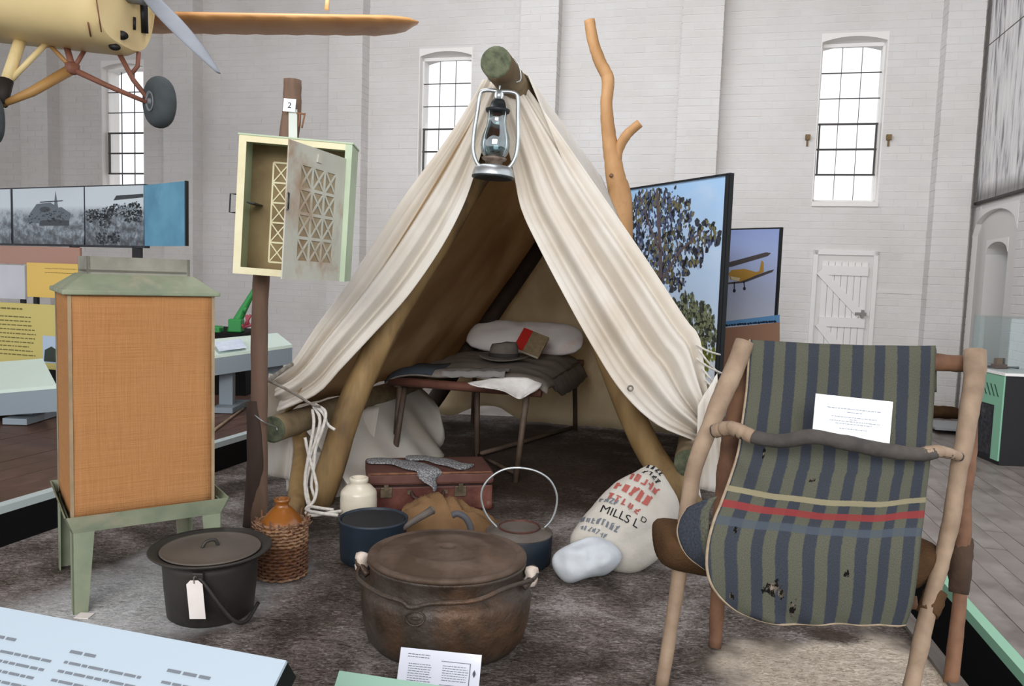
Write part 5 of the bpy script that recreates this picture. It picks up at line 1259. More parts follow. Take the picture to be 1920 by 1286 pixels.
for u in (.2, .8):
    c = fr.uv(u, .3, -.05); m_ = MB(); m_.hexa([V((c.x-.03, c.y-.03, .0)), V((c.x+.03, c.y-.03, .0)), V((c.x+.03, c.y+.03, .0)), V((c.x-.03, c.y+.03, .0))], [V((c.x-.03, c.y-.03, c.z)), V((c.x+.03, c.y-.03, c.z)), V((c.x+.03, c.y+.03, c.z)), V((c.x-.03, c.y+.03, c.z))]); part(lect, 'leg', m_, m_black)
wd = fr.w
def uvx(px_, py_):
    d_ = ray(px_, py_); k = (fr.O-CAM).dot(fr.N)/d_.dot(fr.N); p = CAM+d_*k-fr.O; return p.dot(fr.A)/fr.w, p.dot(fr.B)/fr.h
pl = []
u0, v0 = uvx(-38, 1184); u1, _ = uvx(38, 1197); pl += text_rows(u0, u1, v0-.012, .1, 1, .012, 11, .02)
u0, v0 = uvx(134, 1219); u1, _ = uvx(183, 1226); pl += text_rows(u0, u1, v0-.012, .1, 1, .012, 12, .02)
u0, v0 = uvx(316, 1254); u1, _ = uvx(396, 1270); pl += text_rows(u0, u1, v0-.012, .1, 1, .012, 13, .02)
u0, v0 = uvx(-38, 1208); u1, _ = uvx(102, 1233); pl += text_rows(u0, u1, v0-.015, .036, 11, .010, 14, .06, .010, .045)
u0, v0 = uvx(124, 1237); u1, _ = uvx(276, 1268); pl += text_rows(u0, u1, v0-.015, .036, 11, .010, 15, .06, .010, .045)
u0, v0 = uvx(306, 1274); u1, _ = uvx(470, 1300); pl += text_rows(u0, u1, v0-.015, .036, 9, .010, 16, .06, .010, .045)
part(lect, 'printed_text', decal(fr, pl), m_ink, None, 'stuff')

g0, g1 = pt(628, 1256, 1.42), pt(770, 1277, 1.41); a_ = (g1-g0); a_.z -= 0; L_ = a_.length*2.2; a_.normalize(); bk2 = V((a_.x, a_.y, 0)).normalized(); bk2 = UP.cross(bk2)
dn = (-bk2*math.cos(tilt)-UP*math.sin(tilt)); fr = Frame(g0+dn*.18, g0+a_*L_+dn*.18, g0)
gp = thing('green_sign', 'pale green lettered panel at the front edge beside the white card', 'sign', V((fr.uv(.5, .5).x, fr.uv(.5, .5).y, 0)))
part(gp, 'panel_face', fr.board(.008), flat('panel_green', '#86A898', .5))
c = fr.uv(.5, .4, -.008); m_ = MB(); m_.box((c.x, c.y, c.z/2-.01), (.05, .05, c.z-.03)); part(gp, 'leg', m_, m_black)
letters(gp, 'lettering', 'COOKING', .034, fr.at(.03, fr.h-.055), fr.A, fr.B, flat('panel_green_ink', '#5F8577', .7))

c0_, c1_ = gr(742, 1318), gr(897, 1330); tp = pt(752, 1212, 2.02)
c0_ = V((pt(742, 1300, 1.99).x, 1.985, 0.0)); c1_ = V((pt(896, 1300, 1.96).x, 1.955, 0.0))
fr = Frame(c0_, c1_, pt(752, 1213, 2.03))
cd2 = thing('caption_card', 'small glossy white caption card standing against the big camp oven', 'card', (c0_+c1_)/2)
m_gloss = flat('laminated_card', '#DCE0EC', .12, 0, .6)
part(cd2, 'card_face', fr.board(.004), m_gloss)
pl = text_rows(.10, .38, .86, .06, 2, .018, 21, .1) + text_rows(.12, .42, .64, .055, 10, .015, 22, .1) + text_rows(.54, .86, .66, .055, 7, .015, 23, .1)
pl += [[(.52, .76), (.88, .76), (.88, .775), (.52, .775)], [(.87, .22), (.88, .22), (.88, .775), (.87, .775)], [(.52, .22), (.88, .22), (.88, .235), (.52, .235)]] + [ell(.93, .55, .02, .06), ell(.93, .55, .012, .09)]
part(cd2, 'printed_text', decal(fr, pl), m_ink, None, 'stuff')
m_ = MB(); m_.hexa([fr.uv(.45, .0, -.006), fr.uv(.55, 0, -.006), V((fr.uv(.55, 0).x, fr.uv(.55, 0).y+.05, .002)), V((fr.uv(.45, 0).x, fr.uv(.45, 0).y+.05, .002))], [fr.uv(.45, .7, -.006), fr.uv(.55, .7, -.006), fr.uv(.55, .7, -.010), fr.uv(.45, .7, -.010)]); part(cd2, 'strut', m_, m_gloss)

# ================================================================== PEELED FORKED TREE TRUNK BEHIND THE TENT
m_trunk = M('peeled_orange_trunk', '#BE9264', '#A67B4E', '#906A47', scale=5, stretch=(1, 1, .5), rough=.6, bmp=.3, c3scale=4, c3lo=.6)
TY = 6.6; b0_ = V((pt(1162, 420, TY).x, TY, 0)); tr = thing('forked_trunk', 'peeled orange forked tree trunk standing behind the tent', 'tree trunk', b0_)
m_ = MB(); m_.tube(spline([b0_, pt(1164, 420, TY), pt(1154, 330, TY), pt(1143, 265, TY), pt(1137, 200, TY), pt(1140, 150, TY), pt(1126, 118, TY), pt(1113, 82, TY), pt(1105, 38, TY)], 7), [.11, .10, .082, .062, .050, .052, .050, .046, .044], 16, jit=.05); part(tr, 'trunk', m_, m_trunk)
m_ = MB(); m_.tube(spline([pt(1152, 318, TY), pt(1160, 280, TY-.02), pt(1176, 252, TY-.05), pt(1200, 231, TY-.08)], 6), [.05, .042, .04, .036], 12, jit=.05); part(tr, 'side_branch', m_, m_trunk)
m_ = MB(); m_.tube([pt(1147, 329, TY-.06), pt(1146, 328, TY-.085)], [.022, .012], 10); part(tr, 'knot', m_, m_stick2)

# ================================================================== PHOTO BOARDS BEHIND THE TENT
def clump(centres, n, s, asp, r0, r1, seed):
    rnd = random.Random(seed); o = []
    for (cx, cy, k) in centres:
        for _ in range(int(n*k)):
            a = rnd.uniform(0, 2*PI); q = rnd.random()**.6*s*math.sqrt(k); x = cx+math.cos(a)*q; y = cy+math.sin(a)*q*asp; r = rnd.uniform(r0, r1)
            if r < x < 1-r and r < y < 1-r: o.append(ell(x, y, r, r*asp, 6, .4, rnd.uniform(0, 3)))
    return o
def rleaf(n, cx, cy, sx, sy, r0, r1, seed):
    rnd = random.Random(seed); o = []
    for _ in range(n):
        x = rnd.gauss(cx, sx); y = rnd.gauss(cy, sy); r = rnd.uniform(r0, r1)
        if r < x < 1-r and r*.6 < y < 1-r*.6: o.append(ell(x, y, r, r*.55, 7, .35, rnd.uniform(0, 3)))
    return o
m_edgeblack = flat('board_edge', '#14161A', .6)
m_sky, _t, _b = nt('printed_sky')
_v = coords(_t, 'UV'); _sp = _t.nodes.new('ShaderNodeSeparateXYZ'); link(_t, _v, _sp.inputs[0])
_c = ramp(_t, _sp.outputs[1], [(0.25, hex3('#D5DFEA')), (.55, hex3('#B9D0EA')), (1, hex3('#A0C4E8'))]); _cl = ramp(_t, noise_node(_t, coords(_t, 'UV', (1, 2.2, 1)), 3, 5), [(.5, (0, 0, 0)), (.75, (1, 1, 1))])
link(_t, mixc(_t, math_(_t, 'MULTIPLY', _cl, .45), _c, hex3('#D7DDE8')), _b.inputs['Base Color']); _b.inputs['Roughness'].default_value = .45
pR, pL = pt(1363, 329, 6.5), pt(1150, 361, 8.0); 
O_ = V((pL.x, pL.y, HALLZ)); Rr = V((pR.x, pR.y, HALLZ))
fr = Frame(O_, Rr, O_+UP*(pR.z-HALLZ)); 
tp_ = thing('tree_photo_board', 'tall freestanding board printed with a gum tree against blue sky', 'display board', (O_+Rr)/2)
part(tp_, 'printed_face', fr.board(.006), m_sky)
m_ = MB(); m_.hexa([fr.at(-.01, 0, -.05), fr.at(fr.w+.03, 0, -.05), fr.at(fr.w+.03, fr.h+.02, -.05), fr.at(-.01, fr.h+.02, -.05)], [fr.at(-.01, 0, -.007), fr.at(fr.w+.03, 0, -.007), fr.at(fr.w+.03, fr.h+.02, -.007), fr.at(-.01, fr.h+.02, -.007)]); part(tp_, 'board', m_, m_edgeblack)
m_ = MB(); m_.box(fr.at(fr.w+.012, fr.h/2, .0), (.024, fr.h, .03), (fr.A, fr.B, fr.N)); part(tp_, 'edge_strip', m_, m_edgeblack)
m_ = MB(); m_.box(fr.at(fr.w/2, fr.h+.008, .0), (fr.w, .016, .03), (fr.A, fr.B, fr.N)); part(tp_, 'edge_strip', m_, m_edgeblack)
CL_ = [(.10, .95, .8), (.22, .90, .9), (.34, .96, 1.1), (.46, .97, 1.0), (.58, .93, .8), (.05, .88, .8), (.04, .78, .8), (.06, .68, .8), (.12, .60, .7), (.44, .66, .6), (.30, .90, .9), (.5, .9, .8), (.13, .84, .9), (.28, .82, 1.1), (.42, .86, 1.0), (.56, .83, .6), (.10, .74, .9), (.24, .72, 1.0), (.38, .74, .9), (.20, .64, .9), (.34, .63, .9),
       (.64, .90, .45), (.71, .875, .45), (.68, .85, .3), (.78, .795, .5), (.88, .80, .45), (.93, .77, .3), (.74, .755, .5), (.84, .745, .5), (.64, .72, .45), (.80, .69, .4), (.58, .665, .5), (.70, .655, .4), (.52, .62, .45), (.46, .70, .5), (.56, .72, .6), (.50, .77, .7), (.62, .80, .5), (.60, .60, .5), (.68, .60, .35)]
asp_ = fr.w/fr.h
part(tp_, 'printed_foliage', decal(fr, clump(CL_, 34, .085, asp_, .008, .022, 1), .0014), flat('print_dark_foliage', '#33373F', .5), None, 'stuff')
part(tp_, 'printed_foliage', decal(fr, clump(CL_, 22, .08, asp_, .006, .015, 2), .0018), flat('print_blue_foliage', '#4F5A78', .5), None, 'stuff')
part(tp_, 'printed_foliage', decal(fr, clump(CL_[1:12]+CL_[17:], 16, .075, asp_, .006, .014, 3), .0020), flat('print_light_foliage', '#6F6A48', .5), None, 'stuff')
part(tp_, 'printed_sky_gap', decal(fr, clump(CL_, 7, .085, asp_, .005, .012, 4), .0021), flat('print_sky_gap', '#A9BEDC', .5), None, 'stuff')
part(tp_, 'printed_trunk', decal(fr, stroke([(.50, .18), (.52, .5), (.50, .7), (.46, .88), (.44, .99)], .022, .009, fr.h/fr.w)+stroke([(.51, .60), (.30, .72), (.12, .80)], .011, .005, fr.h/fr.w)+stroke([(.52, .60), (.66, .72), (.84, .80)], .012, .004, fr.h/fr.w)+stroke([(.50, .72), (.36, .86), (.28, .97)], .009, .004, fr.h/fr.w), .0022), flat('print_trunk', '#5C4F50', .5))
BU_ = [(.62, .47, .7), (.75, .49, .9), (.88, .47, .8), (.66, .41, .9), (.80, .42, 1.1), (.94, .40, .9), (.55, .37, .8), (.70, .35, 1), (.86, .34, 1)]
part(tp_, 'printed_bush', decal(fr, clump(BU_, 50, .085, asp_, .008, .022, 5), .0024), flat('print_bush', '#50564A', .5), None, 'stuff')
part(tp_, 'printed_bush', decal(fr, clump(BU_, 36, .08, asp_, .005, .014, 6), .0028), flat('print_pale_bush', '#7E8464', .5), None, 'stuff')
part(tp_, 'printed_bush', decal(fr, clump([(.7, .29, 1.2), (.86, .28, 1.2), (.92, .31, .8)], 40, .08, asp_, .008, .018, 7), .0030), flat('print_yellow_bush', '#7F8436', .5), None, 'stuff')
part(tp_, 'printed_ground', decal(fr, [[(0, 0), (1, 0), (1, .20), (.7, .235), (.3, .22), (0, .24)]], .0016), flat('print_ground', '#8F8A74', .5))

pR, pL = pt(1461, 429, 7.3), pt(1330, 433, 7.85); O_ = V((pL.x, pL.y, HALLZ)); Rr = V((pR.x, pR.y, HALLZ)); fr = Frame(O_, Rr, O_+UP*(pR.z-HALLZ))
bp_ = thing('biplane_photo_board', 'freestanding board printed with a biplane flying under a violet-blue sky', 'display board', (O_+Rr)/2)
m_sky2, _t, _b = nt('printed_violet_sky'); _v = coords(_t, 'UV'); _sp = _t.nodes.new('ShaderNodeSeparateXYZ'); link(_t, _v, _sp.inputs[0])
link(_t, ramp(_t, _sp.outputs[1], [(.5, hex3('#C2C7D6')), (.75, hex3('#A8B3D2')), (1, hex3('#8C9CCB'))]), _b.inputs['Base Color']); _b.inputs['Roughness'].default_value = .45
part(bp_, 'printed_face', fr.board(.006), m_sky2)
m_ = MB(); m_.hexa([fr.at(0, 0, -.04), fr.at(fr.w+.02, 0, -.04), fr.at(fr.w+.02, fr.h+.015, -.04), fr.at(0, fr.h+.015, -.04)], [fr.at(0, 0, -.007), fr.at(fr.w+.02, 0, -.007), fr.at(fr.w+.02, fr.h+.015, -.007), fr.at(0, fr.h+.015, -.007)]); part(bp_, 'board', m_, m_edgeblack)
def bq(px_, py_):
    d_ = ray(px_, py_); k = (fr.O-CAM).dot(fr.N)/d_.dot(fr.N); p = CAM+d_*k-fr.O; return p.dot(fr.A)/fr.w, p.dot(fr.B)/fr.h
Q = lambda *ps: [bq(*p) for p in ps]
part(bp_, 'printed_ground', decal(fr, [Q((1332, 618), (1462, 604), (1462, 700), (1332, 700))], .0012), flat('print_earth', '#A07A64', .5))
part(bp_, 'printed_hills', decal(fr, [Q((1332, 606), (1462, 590), (1462, 604), (1332, 614))], .0012), flat('print_blue_hills', '#6596C4', .5))
random.seed(5); part(bp_, 'printed_trees', decal(fr, [ell(*bq(x, 612-(x-1340)*.085), .022, .006, 7, .3) for x in range(1338, 1458, 5)], .0018), flat('print_dark_trees', '#1E3048', .5))
part(bp_, 'printed_wings', decal(fr, [Q((1352, 502), (1358, 494), (1436, 473), (1446, 474), (1440, 480), (1372, 500)), Q((1352, 531), (1372, 529), (1388, 527), (1440, 508), (1452, 505), (1448, 510), (1396, 530), (1354, 534))], .0018), flat('print_wing', '#4B4444', .5))
part(bp_, 'printed_fuselage', decal(fr, [Q((1366, 513), (1372, 506), (1396, 504), (1418, 510), (1424, 508), (1428, 488), (1432, 492), (1432, 510), (1404, 522), (1388, 528), (1370, 524))], .0022), flat('print_yellow', '#A8813A', .5))
part(bp_, 'printed_wheels', decal(fr, [ell(*bq(1377, 545), .022, .010, 10), ell(*bq(1396, 541), .020, .009, 10)]+[Q((1376, 528), (1378, 528), (1378, 542), (1376, 542)), Q((1394, 527), (1396, 527), (1397, 538), (1395, 538))], .0022), flat('print_wheel', '#23252E', .5))
part(bp_, 'printed_light', decal(fr, [Q((1370, 518), (1388, 521), (1386, 527), (1372, 524))], .0026), flat('print_cream', '#C9BC98', .5))

# ================================================================== BANNER ON THE RIGHT WALL
m_ban, _t, _b = nt('black_white_photo_print'); _v = coords(_t, 'UV', (1, 1, 1))
_n = noise_node(_t, coords(_t, 'UV', (34, 2.2, 1)), 1.6, 5, .65, .4); _n2 = noise_node(_t, coords(_t, 'UV', (7, 1.3, 1)), 1.5, 3)
_sp = _t.nodes.new('ShaderNodeSeparateXYZ'); link(_t, _v, _sp.inputs[0])
_s = math_(_t, 'ADD', math_(_t, 'MULTIPLY', _n, .65), math_(_t, 'MULTIPLY', _n2, .35))
_c = ramp(_t, _s, [(.34, hex3('#55555B')), (.42, hex3('#A5A5A9')), (.48, hex3('#DEDCDC')), (.58, hex3('#F2F0EF'))])
_low = ramp(_t, _sp.outputs[1], [(.03, (1, 1, 1)), (.09, (0, 0, 0))]); link(_t, mixc(_t, math_(_t, 'MULTIPLY', _low, .7), _c, hex3('#55504C')), _b.inputs['Base Color']); _b.inputs['Roughness'].default_value = .7
def rpx(px_, py_):
    d_ = ray(px_, py_); k = (RC-CAM).dot(HU)/d_.dot(HU); p = CAM+d_*k; return (RC-p).dot(HV), p.z
t0_, z0_ = rpx(1836, 382); 
fr = Frame(rwp(t0_, .03, z0_), rwp(3.2, .03, z0_), rwp(t0_, .03, rpx(1846, 20)[1]))
ban = thing('photo_banner', 'black and white photo banner hanging on the right-hand white wall', 'banner', rwp((t0_+3.2)/2, .03, z0_))
part(ban, 'printed_face', fr.board(.012), m_ban); m_ = MB(); m_.tube([fr.at(-.02, 0, 0), fr.at(fr.w, 0, 0)], .018, 8); part(ban, 'bottom_batten', m_, flat('dark_batten', '#3E3A3A', .6))
m_ = MB(); m_.tube([fr.at(.02, fr.h*.78, .004), fr.at(fr.w, fr.h*.78, .004)], .004, 6); part(ban, 'support_wire', m_, m_greycord)

# ================================================================== DISPLAY CASE ON GREEN AND BLACK PLINTH
k0 = gr(1872, 872, HALLZ); kl = gr(1786, 836, HALLZ); ka = (kl-k0); ka.normalize(); kb = V((ka.y, -ka.x, 0)); kb = kb if kb.y > -.2 and kb.x > 0 else -kb
KW, KD = .52, .46; KH = pt(1872, 704, k0.y).z-HALLZ
def kp(u, v, z): return k0 + ka*u + kb*v + UP*z
casep = thing('display_plinth', 'black display plinth with mint green vented front, on the boarded floor', 'plinth', kp(KW/2, KD/2, 0))
m_ = MB(); m_.hexa([kp(0, 0, 0), kp(KW, 0, 0), kp(KW, KD, 0), kp(0, KD, 0)], [kp(0, 0, KH), kp(KW, 0, KH), kp(KW, KD, KH), kp(0, KD, KH)]); part(casep, 'body', m_, flat('plinth_black', '#17171A', .5))
m_mg = flat('mint_plinth', '#7FB296', .5)
for (u0_, u1_, za, zb) in ((0, .10, .03, KH), (KW-.14, KW, .03, KH), (.10, KW-.14, KH-.24, KH)):
    m_ = MB(); m_.hexa([kp(u0_, -.012, za), kp(u1_, -.012, za), kp(u1_, 0, za), kp(u0_, 0, za)], [kp(u0_, -.012, zb), kp(u1_, -.012, zb), kp(u1_, 0, zb), kp(u0_, 0, zb)]); part(casep, 'green_front', m_, m_mg)
for k in range(6):
    m_ = MB(); u_ = .05+k*.055; m_.hexa([kp(u_, -.015, KH-.17), kp(u_+.012, -.015, KH-.17), kp(u_+.012, -.012, KH-.17), kp(u_, -.012, KH-.17)], [kp(u_+.06, -.015, KH-.08), kp(u_+.072, -.015, KH-.08), kp(u_+.072, -.012, KH-.08), kp(u_+.06, -.012, KH-.08)]); part(casep, 'vent_slot', m_, flat('vent_dark', '#2E4A3E', .6) if k == 0 else D.materials['vent_dark'])
m_ = MB(); m_.hexa([kp(.10, -.002, .05), kp(KW-.14, -.002, .05), kp(KW-.14, .01, .05), kp(.10, .01, .05)], [kp(.10, -.004, KH-.24), kp(KW-.14, -.004, KH-.24), kp(KW-.14, .01, KH-.24), kp(.10, .01, KH-.24)]); part(casep, 'dark_panel', m_, M('speckled_dark_panel', '#3A3A40', '#1C1C20', '#68686C', scale=30, rough=.6))
m_ = MB(); m_.hexa([kp(-.02, -.02, KH), kp(KW+.02, -.02, KH), kp(KW+.02, KD+.02, KH), kp(-.02, KD+.02, KH)], [kp(-.02, -.02, KH+.02), kp(KW+.02, -.02, KH+.02), kp(KW+.02, KD+.02, KH+.02), kp(-.02, KD+.02, KH+.02)]); part(casep, 'top', m_, m_white)
gc = thing('glass_case', 'clear glass display cover standing on the green and black plinth', 'display case', kp(KW/2, KD/2, KH+.021))
GH = pt(1866, 597, k0.y).z-HALLZ-KH-.02
for (ua, ub, va, vb) in ((0, KW, 0, .006), (0, KW, KD-.006, KD), (0, .006, .006, KD-.006), (KW-.006, KW, .006, KD-.006)):
    m_ = MB(); z0q, z1q = KH+.021, KH+.02+GH; m_.hexa([kp(ua, va, z0q), kp(ub, va, z0q), kp(ub, vb, z0q), kp(ua, vb, z0q)], [kp(ua, va, z1q), kp(ub, va, z1q), kp(ub, vb, z1q), kp(ua, vb, z1q)]); part(gc, 'pane', m_, m_case)
m_ = MB(); z0q, z1q = KH+.02+GH, KH+.026+GH; m_.hexa([kp(0, 0, z0q), kp(KW, 0, z0q), kp(KW, KD, z0q), kp(0, KD, z0q)], [kp(0, 0, z1q), kp(KW, 0, z1q), kp(KW, KD, z1q), kp(0, KD, z1q)]); part(gc, 'pane', m_, m_case)
# small exhibits inside
q0 = pt(1873, 690, k0.y+.32); q0.z = HALLZ+KH+.021
mo = thing('small_model', 'small brown model with a raised cab inside the glass case', 'model', q0)
m_ = MB(); m_.box(q0+UP*.02, (.10, .06, .035)); part(mo, 'base', m_, m_bedwood, bevel=.005)
m_ = MB(); m_.box(q0+V((-.01, 0, .06)), (.05, .045, .05)); part(mo, 'cab', m_, M('model_brown', '#8A6A4E', '#6B503A'), bevel=.006)
m_ = MB(); m_.tube([q0+V((.03, 0, .035)), q0+V((.03, 0, .085))], .012, 10); part(mo, 'stack', m_, m_dark)
for k, (dx, lab) in enumerate(((-.10, 'dark small tool lying left of the model in the glass case'), (.12, 'dark small tool lying right of the model in the glass case'))):
    m_ = MB(); p_ = q0+V((dx, .02, .012)); m_.tube(spline([p_+V((-.05, 0, 0)), p_+V((0, .015, .0)), p_+V((.05, 0, 0))], 4), [.012, .007, .011], 8); solo('small_tool', m_, m_dark, lab, 'tool', 'small tools in the glass case')
# sacks on the floor by the wall
s0_ = gr(1760, 782, HALLZ)
pf = Puff(s0_+UP*.05, V((1, 0, 0)), V((0, .5, .86)), [(-.22, -.05), (-.2, .05), (0, .07), (.2, .05), (.23, -.05), (0, -.06)], .06); solo('brown_sack', pf.mb(8), m_hessian, 'brown bundle lying on the floor against the white wall', 'sack')
s1_ = gr(1778, 800, HALLZ); m_ = MB(); m_.box(s1_+UP*.012, (.36, .5, .02), (HU, HV, UP)); solo('grey_board', m_, flat('pale_grey_board', '#9FA3A6', .6), 'flat pale grey board lying on the floor near the white wall', 'board')

# ================================================================== LEFT EXHIBITS
def bwmat(name, dark, seed):
    m, t, b = nt(name); v = coords(t, 'UV', (1.6, 1, 1)); n = noise_node(t, v, 7+seed, 6, .68, .3)
    sp = t.nodes.new('ShaderNodeSeparateXYZ'); link(t, coords(t, 'UV'), sp.inputs[0]); y = sp.outputs[1]
    k = math_(t, 'ADD', math_(t, 'MULTIPLY', n, .9), math_(t, 'MULTIPLY', y, .35 if not dark else .2))
    c = ramp(t, k, [(.42, hex3('#2C333A')), (.55, hex3('#646E78')), (.68, hex3('#9AA5AD'))]); sk = ramp(t, y, [(.55, (0, 0, 0)), (.68, (1, 1, 1))])
    link(t, mixc(t, sk, c, hex3('#C5D0D8')), b.inputs['Base Color']); b.inputs['Roughness'].default_value = .4; return m
def fpx(px0, py0, px1, py1, ptop, Y0, Y1):
    O_ = pt(px0, py0, Y0); R_ = pt(px1, py1, Y1); Tz = pt(px0, ptop, Y0); return Frame(O_, V((R_.x, R_.y, O_.z)), V((O_.x, O_.y, Tz.z)))
pa, pb2 = 6.4, 5.7
wallp = fpx(-60, 455, 270, 475, 357, 6.55, pa-.75)
pb_ = thing('photo_frieze_board', 'long board with three black and white farm photos and a blue end panel', 'display board', V((wallp.at(wallp.w/2, 0).x, wallp.at(wallp.w/2, 0).y, PZ)))
m_ = MB(); m_.hexa([wallp.at(0, -.015, -.05), wallp.at(wall_ if False else wallp.w, -.015, -.05), wallp.at(wallp.w, wallp.h+.01, -.05), wallp.at(0, wallp.h+.01, -.05)], [wallp.at(0, -.015, -.007), wallp.at(wallp.w, -.015, -.007), wallp.at(wallp.w, wallp.h+.01, -.007), wallp.at(0, wallp.h+.01, -.007)]); part(pb_, 'board', m_, flat('board_dark', '#2A2C33', .6))
def fx(px_): 
    d_ = ray(px_, 420); k = (wallp.O-CAM).dot(wallp.N)/d_.dot(wallp.N); return (CAM+d_*k-wallp.O).dot(wallp.A)/wallp.w
for k, (a, b, dk) in enumerate(((-58, 20, 0), (25, 157, 0), (160, 269, 1))):
    f_ = Frame(wallp.uv(fx(a), 0, .0), wallp.uv(fx(b), 0, .0), wallp.uv(fx(a), 1, .0)); ph_ = part(pb_, 'photo', f_.board(.006), bwmat('farm_photo%d' % k, dk, k), 'black and white photograph')
    rnd = random.Random(k+3)
    if k == 1: part(ph_, 'printed_subject', decal(f_, [[(.2, .38), (.8, .36), (.82, .55), (.7, .66), (.655, .65), (.62, .95), (.60, .70), (.55, .74), (.35, .72), (.25, .55)]], .001), flat('print_midgrey', '#59636C', .5)); part(ph_, 'printed_shadow', decal(f_, [[(.38, .33), (.80, .33), (.80, .42), (.60, .44), (.40, .42)], ell(.47, .62, .08, .05), [(.40, .74), (.72, .76), (.72, .78), (.40, .76)]]+clump([(.5, .5, 1), (.66, .5, 1), (.3, .45, .6)], 40, .12, 1, .005, .014, 4), .0014), flat('print_darkgrey', '#2D343B', .5), None, 'stuff')
    if k == 2: part(ph_, 'printed_subject', decal(f_, clump([(.1, .5, 1), (.25, .52, 1), (.4, .56, 1.1), (.55, .6, 1), (.7, .6, 1), (.85, .62, 1.1), (.93, .5, .9), (.78, .48, .9), (.35, .4, .9), (.3, .12, 1), (.5, .14, 1)], 60, .11, 1, .008, .022, 5)+[[(.5, .76), (1, .80), (1, .86), (.55, .84)]], .001), flat('print_darkgrey2', '#262C32', .5), None, 'stuff'); part(ph_, 'printed_subject', decal(f_, clump([(.66, .6, 1), (.8, .56, 1), (.3, .55, .8)], 40, .11, 1, .006, .016, 7), .0014), flat('print_lightgrey', '#8D99A2', .5), None, 'stuff')
c0_ = wallp.at(wallp.w, 0); bl_ = pt(349, 478, pb2-.42); f_ = Frame(c0_+wallp.A*.004, V((bl_.x, bl_.y, c0_.z-.02)), c0_+wallp.A*.004+UP*(wallp.h+.03))
f_ = Frame(V((c0_.x+.004, c0_.y, c0_.z)), V((bl_.x, bl_.y, c0_.z)), V((c0_.x+.004, c0_.y, c0_.z+wallp.h)))
part(pb_, 'blue_panel', f_.board(.012), M('mottled_blue_print', '#5E9DBB', '#4A86A8', '#7AB4CC', scale=4, rough=.5, bmp=0), 'mottled blue end panel')
m_ = MB(); m_.box(f_.at(f_.w+.008, f_.h/2, 0), (.016, f_.h, .02), (f_.A, f_.B, f_.N)); part(pb_, 'edge_strip', m_, m_edgeblack)
for u in (.12, .62, .95):
    c = wallp.at(wallp.w*u, 0, -.03); m_ = MB(); m_.hexa([V((c.x-.03, c.y-.02, PZ)), V((c.x+.03, c.y-.02, PZ)), V((c.x+.03, c.y+.02, PZ)), V((c.x-.03, c.y+.02, PZ))], [V((c.x-.03, c.y-.02, c.z)), V((c.x+.03, c.y-.02, c.z)), V((c.x+.03, c.y+.02, c.z)), V((c.x-.03, c.y+.02, c.z))]); part(pb_, 'post', m_, m_edgeblack)
# lower boards in front of the frieze
def lowboard(name, px0, py0, px1, py1, ptop, Y0, Y1, mat, label, txt=None, ink=None, cat='display board'):
    F = fpx(px0, py0, px1, py1, ptop, Y0, Y1); t_ = thing(name, label, cat, V((F.uv(.5, 0).x, F.uv(.5, 0).y, PZ))); part(t_, 'panel_face', F.board(.02), mat)
    for u in (.1, .9):
        c = F.uv(u, .5, -.035); m_ = MB(); m_.box((c.x, c.y, (PZ+c.z)/2), (.03, .03, c.z-PZ)); part(t_, 'post', m_, m_edgeblack)
    if txt: part(t_, 'printed_text', decal(F, txt, .0015), ink or m_ink, None, 'stuff')
    return t_, F
lowboard('pink_brown_board', -50, 492, 150, 496, 459, 6.2, 5.9, flat('pink_brown', '#A98274', .6), 'plain pinkish brown board strip below the farm photos')
lowboard('white_photo_board', -60, 556, 47, 556, 494, 6.0, 5.85, M('pale_print', '#C9CBD2', '#B8BAC4', scale=2, bmp=0), 'pale grey-white picture board at far left below the pinkish strip')
lowboard('yellow_board', 51, 556, 150, 554, 492, 5.85, 5.7, flat('warm_yellow', '#DDB95E', .55), 'warm yellow text board beside the pale picture board', text_rows(.35, .95, .84, .12, 2, .018, 31, .05), flat('yellow_ink', '#8C7A45', .7))
tk, F = lowboard('khaki_text_board', -90, 678, 110, 674, 562, 5.4, 5.15, flat('khaki_yellow', '#C2B46A', .55), 'khaki yellow board printed with dark text lines, left of the hessian safe', text_rows(.42, .68, .90, .1, 1, .026, 32, .02)+text_rows(.42, .80, .78, .066, 10, .018, 33, .2), flat('khaki_ink', '#6B6336', .7))
part(tk, 'small_photo', decal(F, [[(.86, .1), (1.0, .1), (1.0, .52), (.86, .52)]], .002), flat('print_pale_blue', '#A9BACF', .5)); part(tk, 'small_photo', decal(F, [[(.87, .12), (1.0, .12), (1.0, .30), (.94, .36), (.88, .30)]], .003), flat('print_dark_green', '#263026', .5))
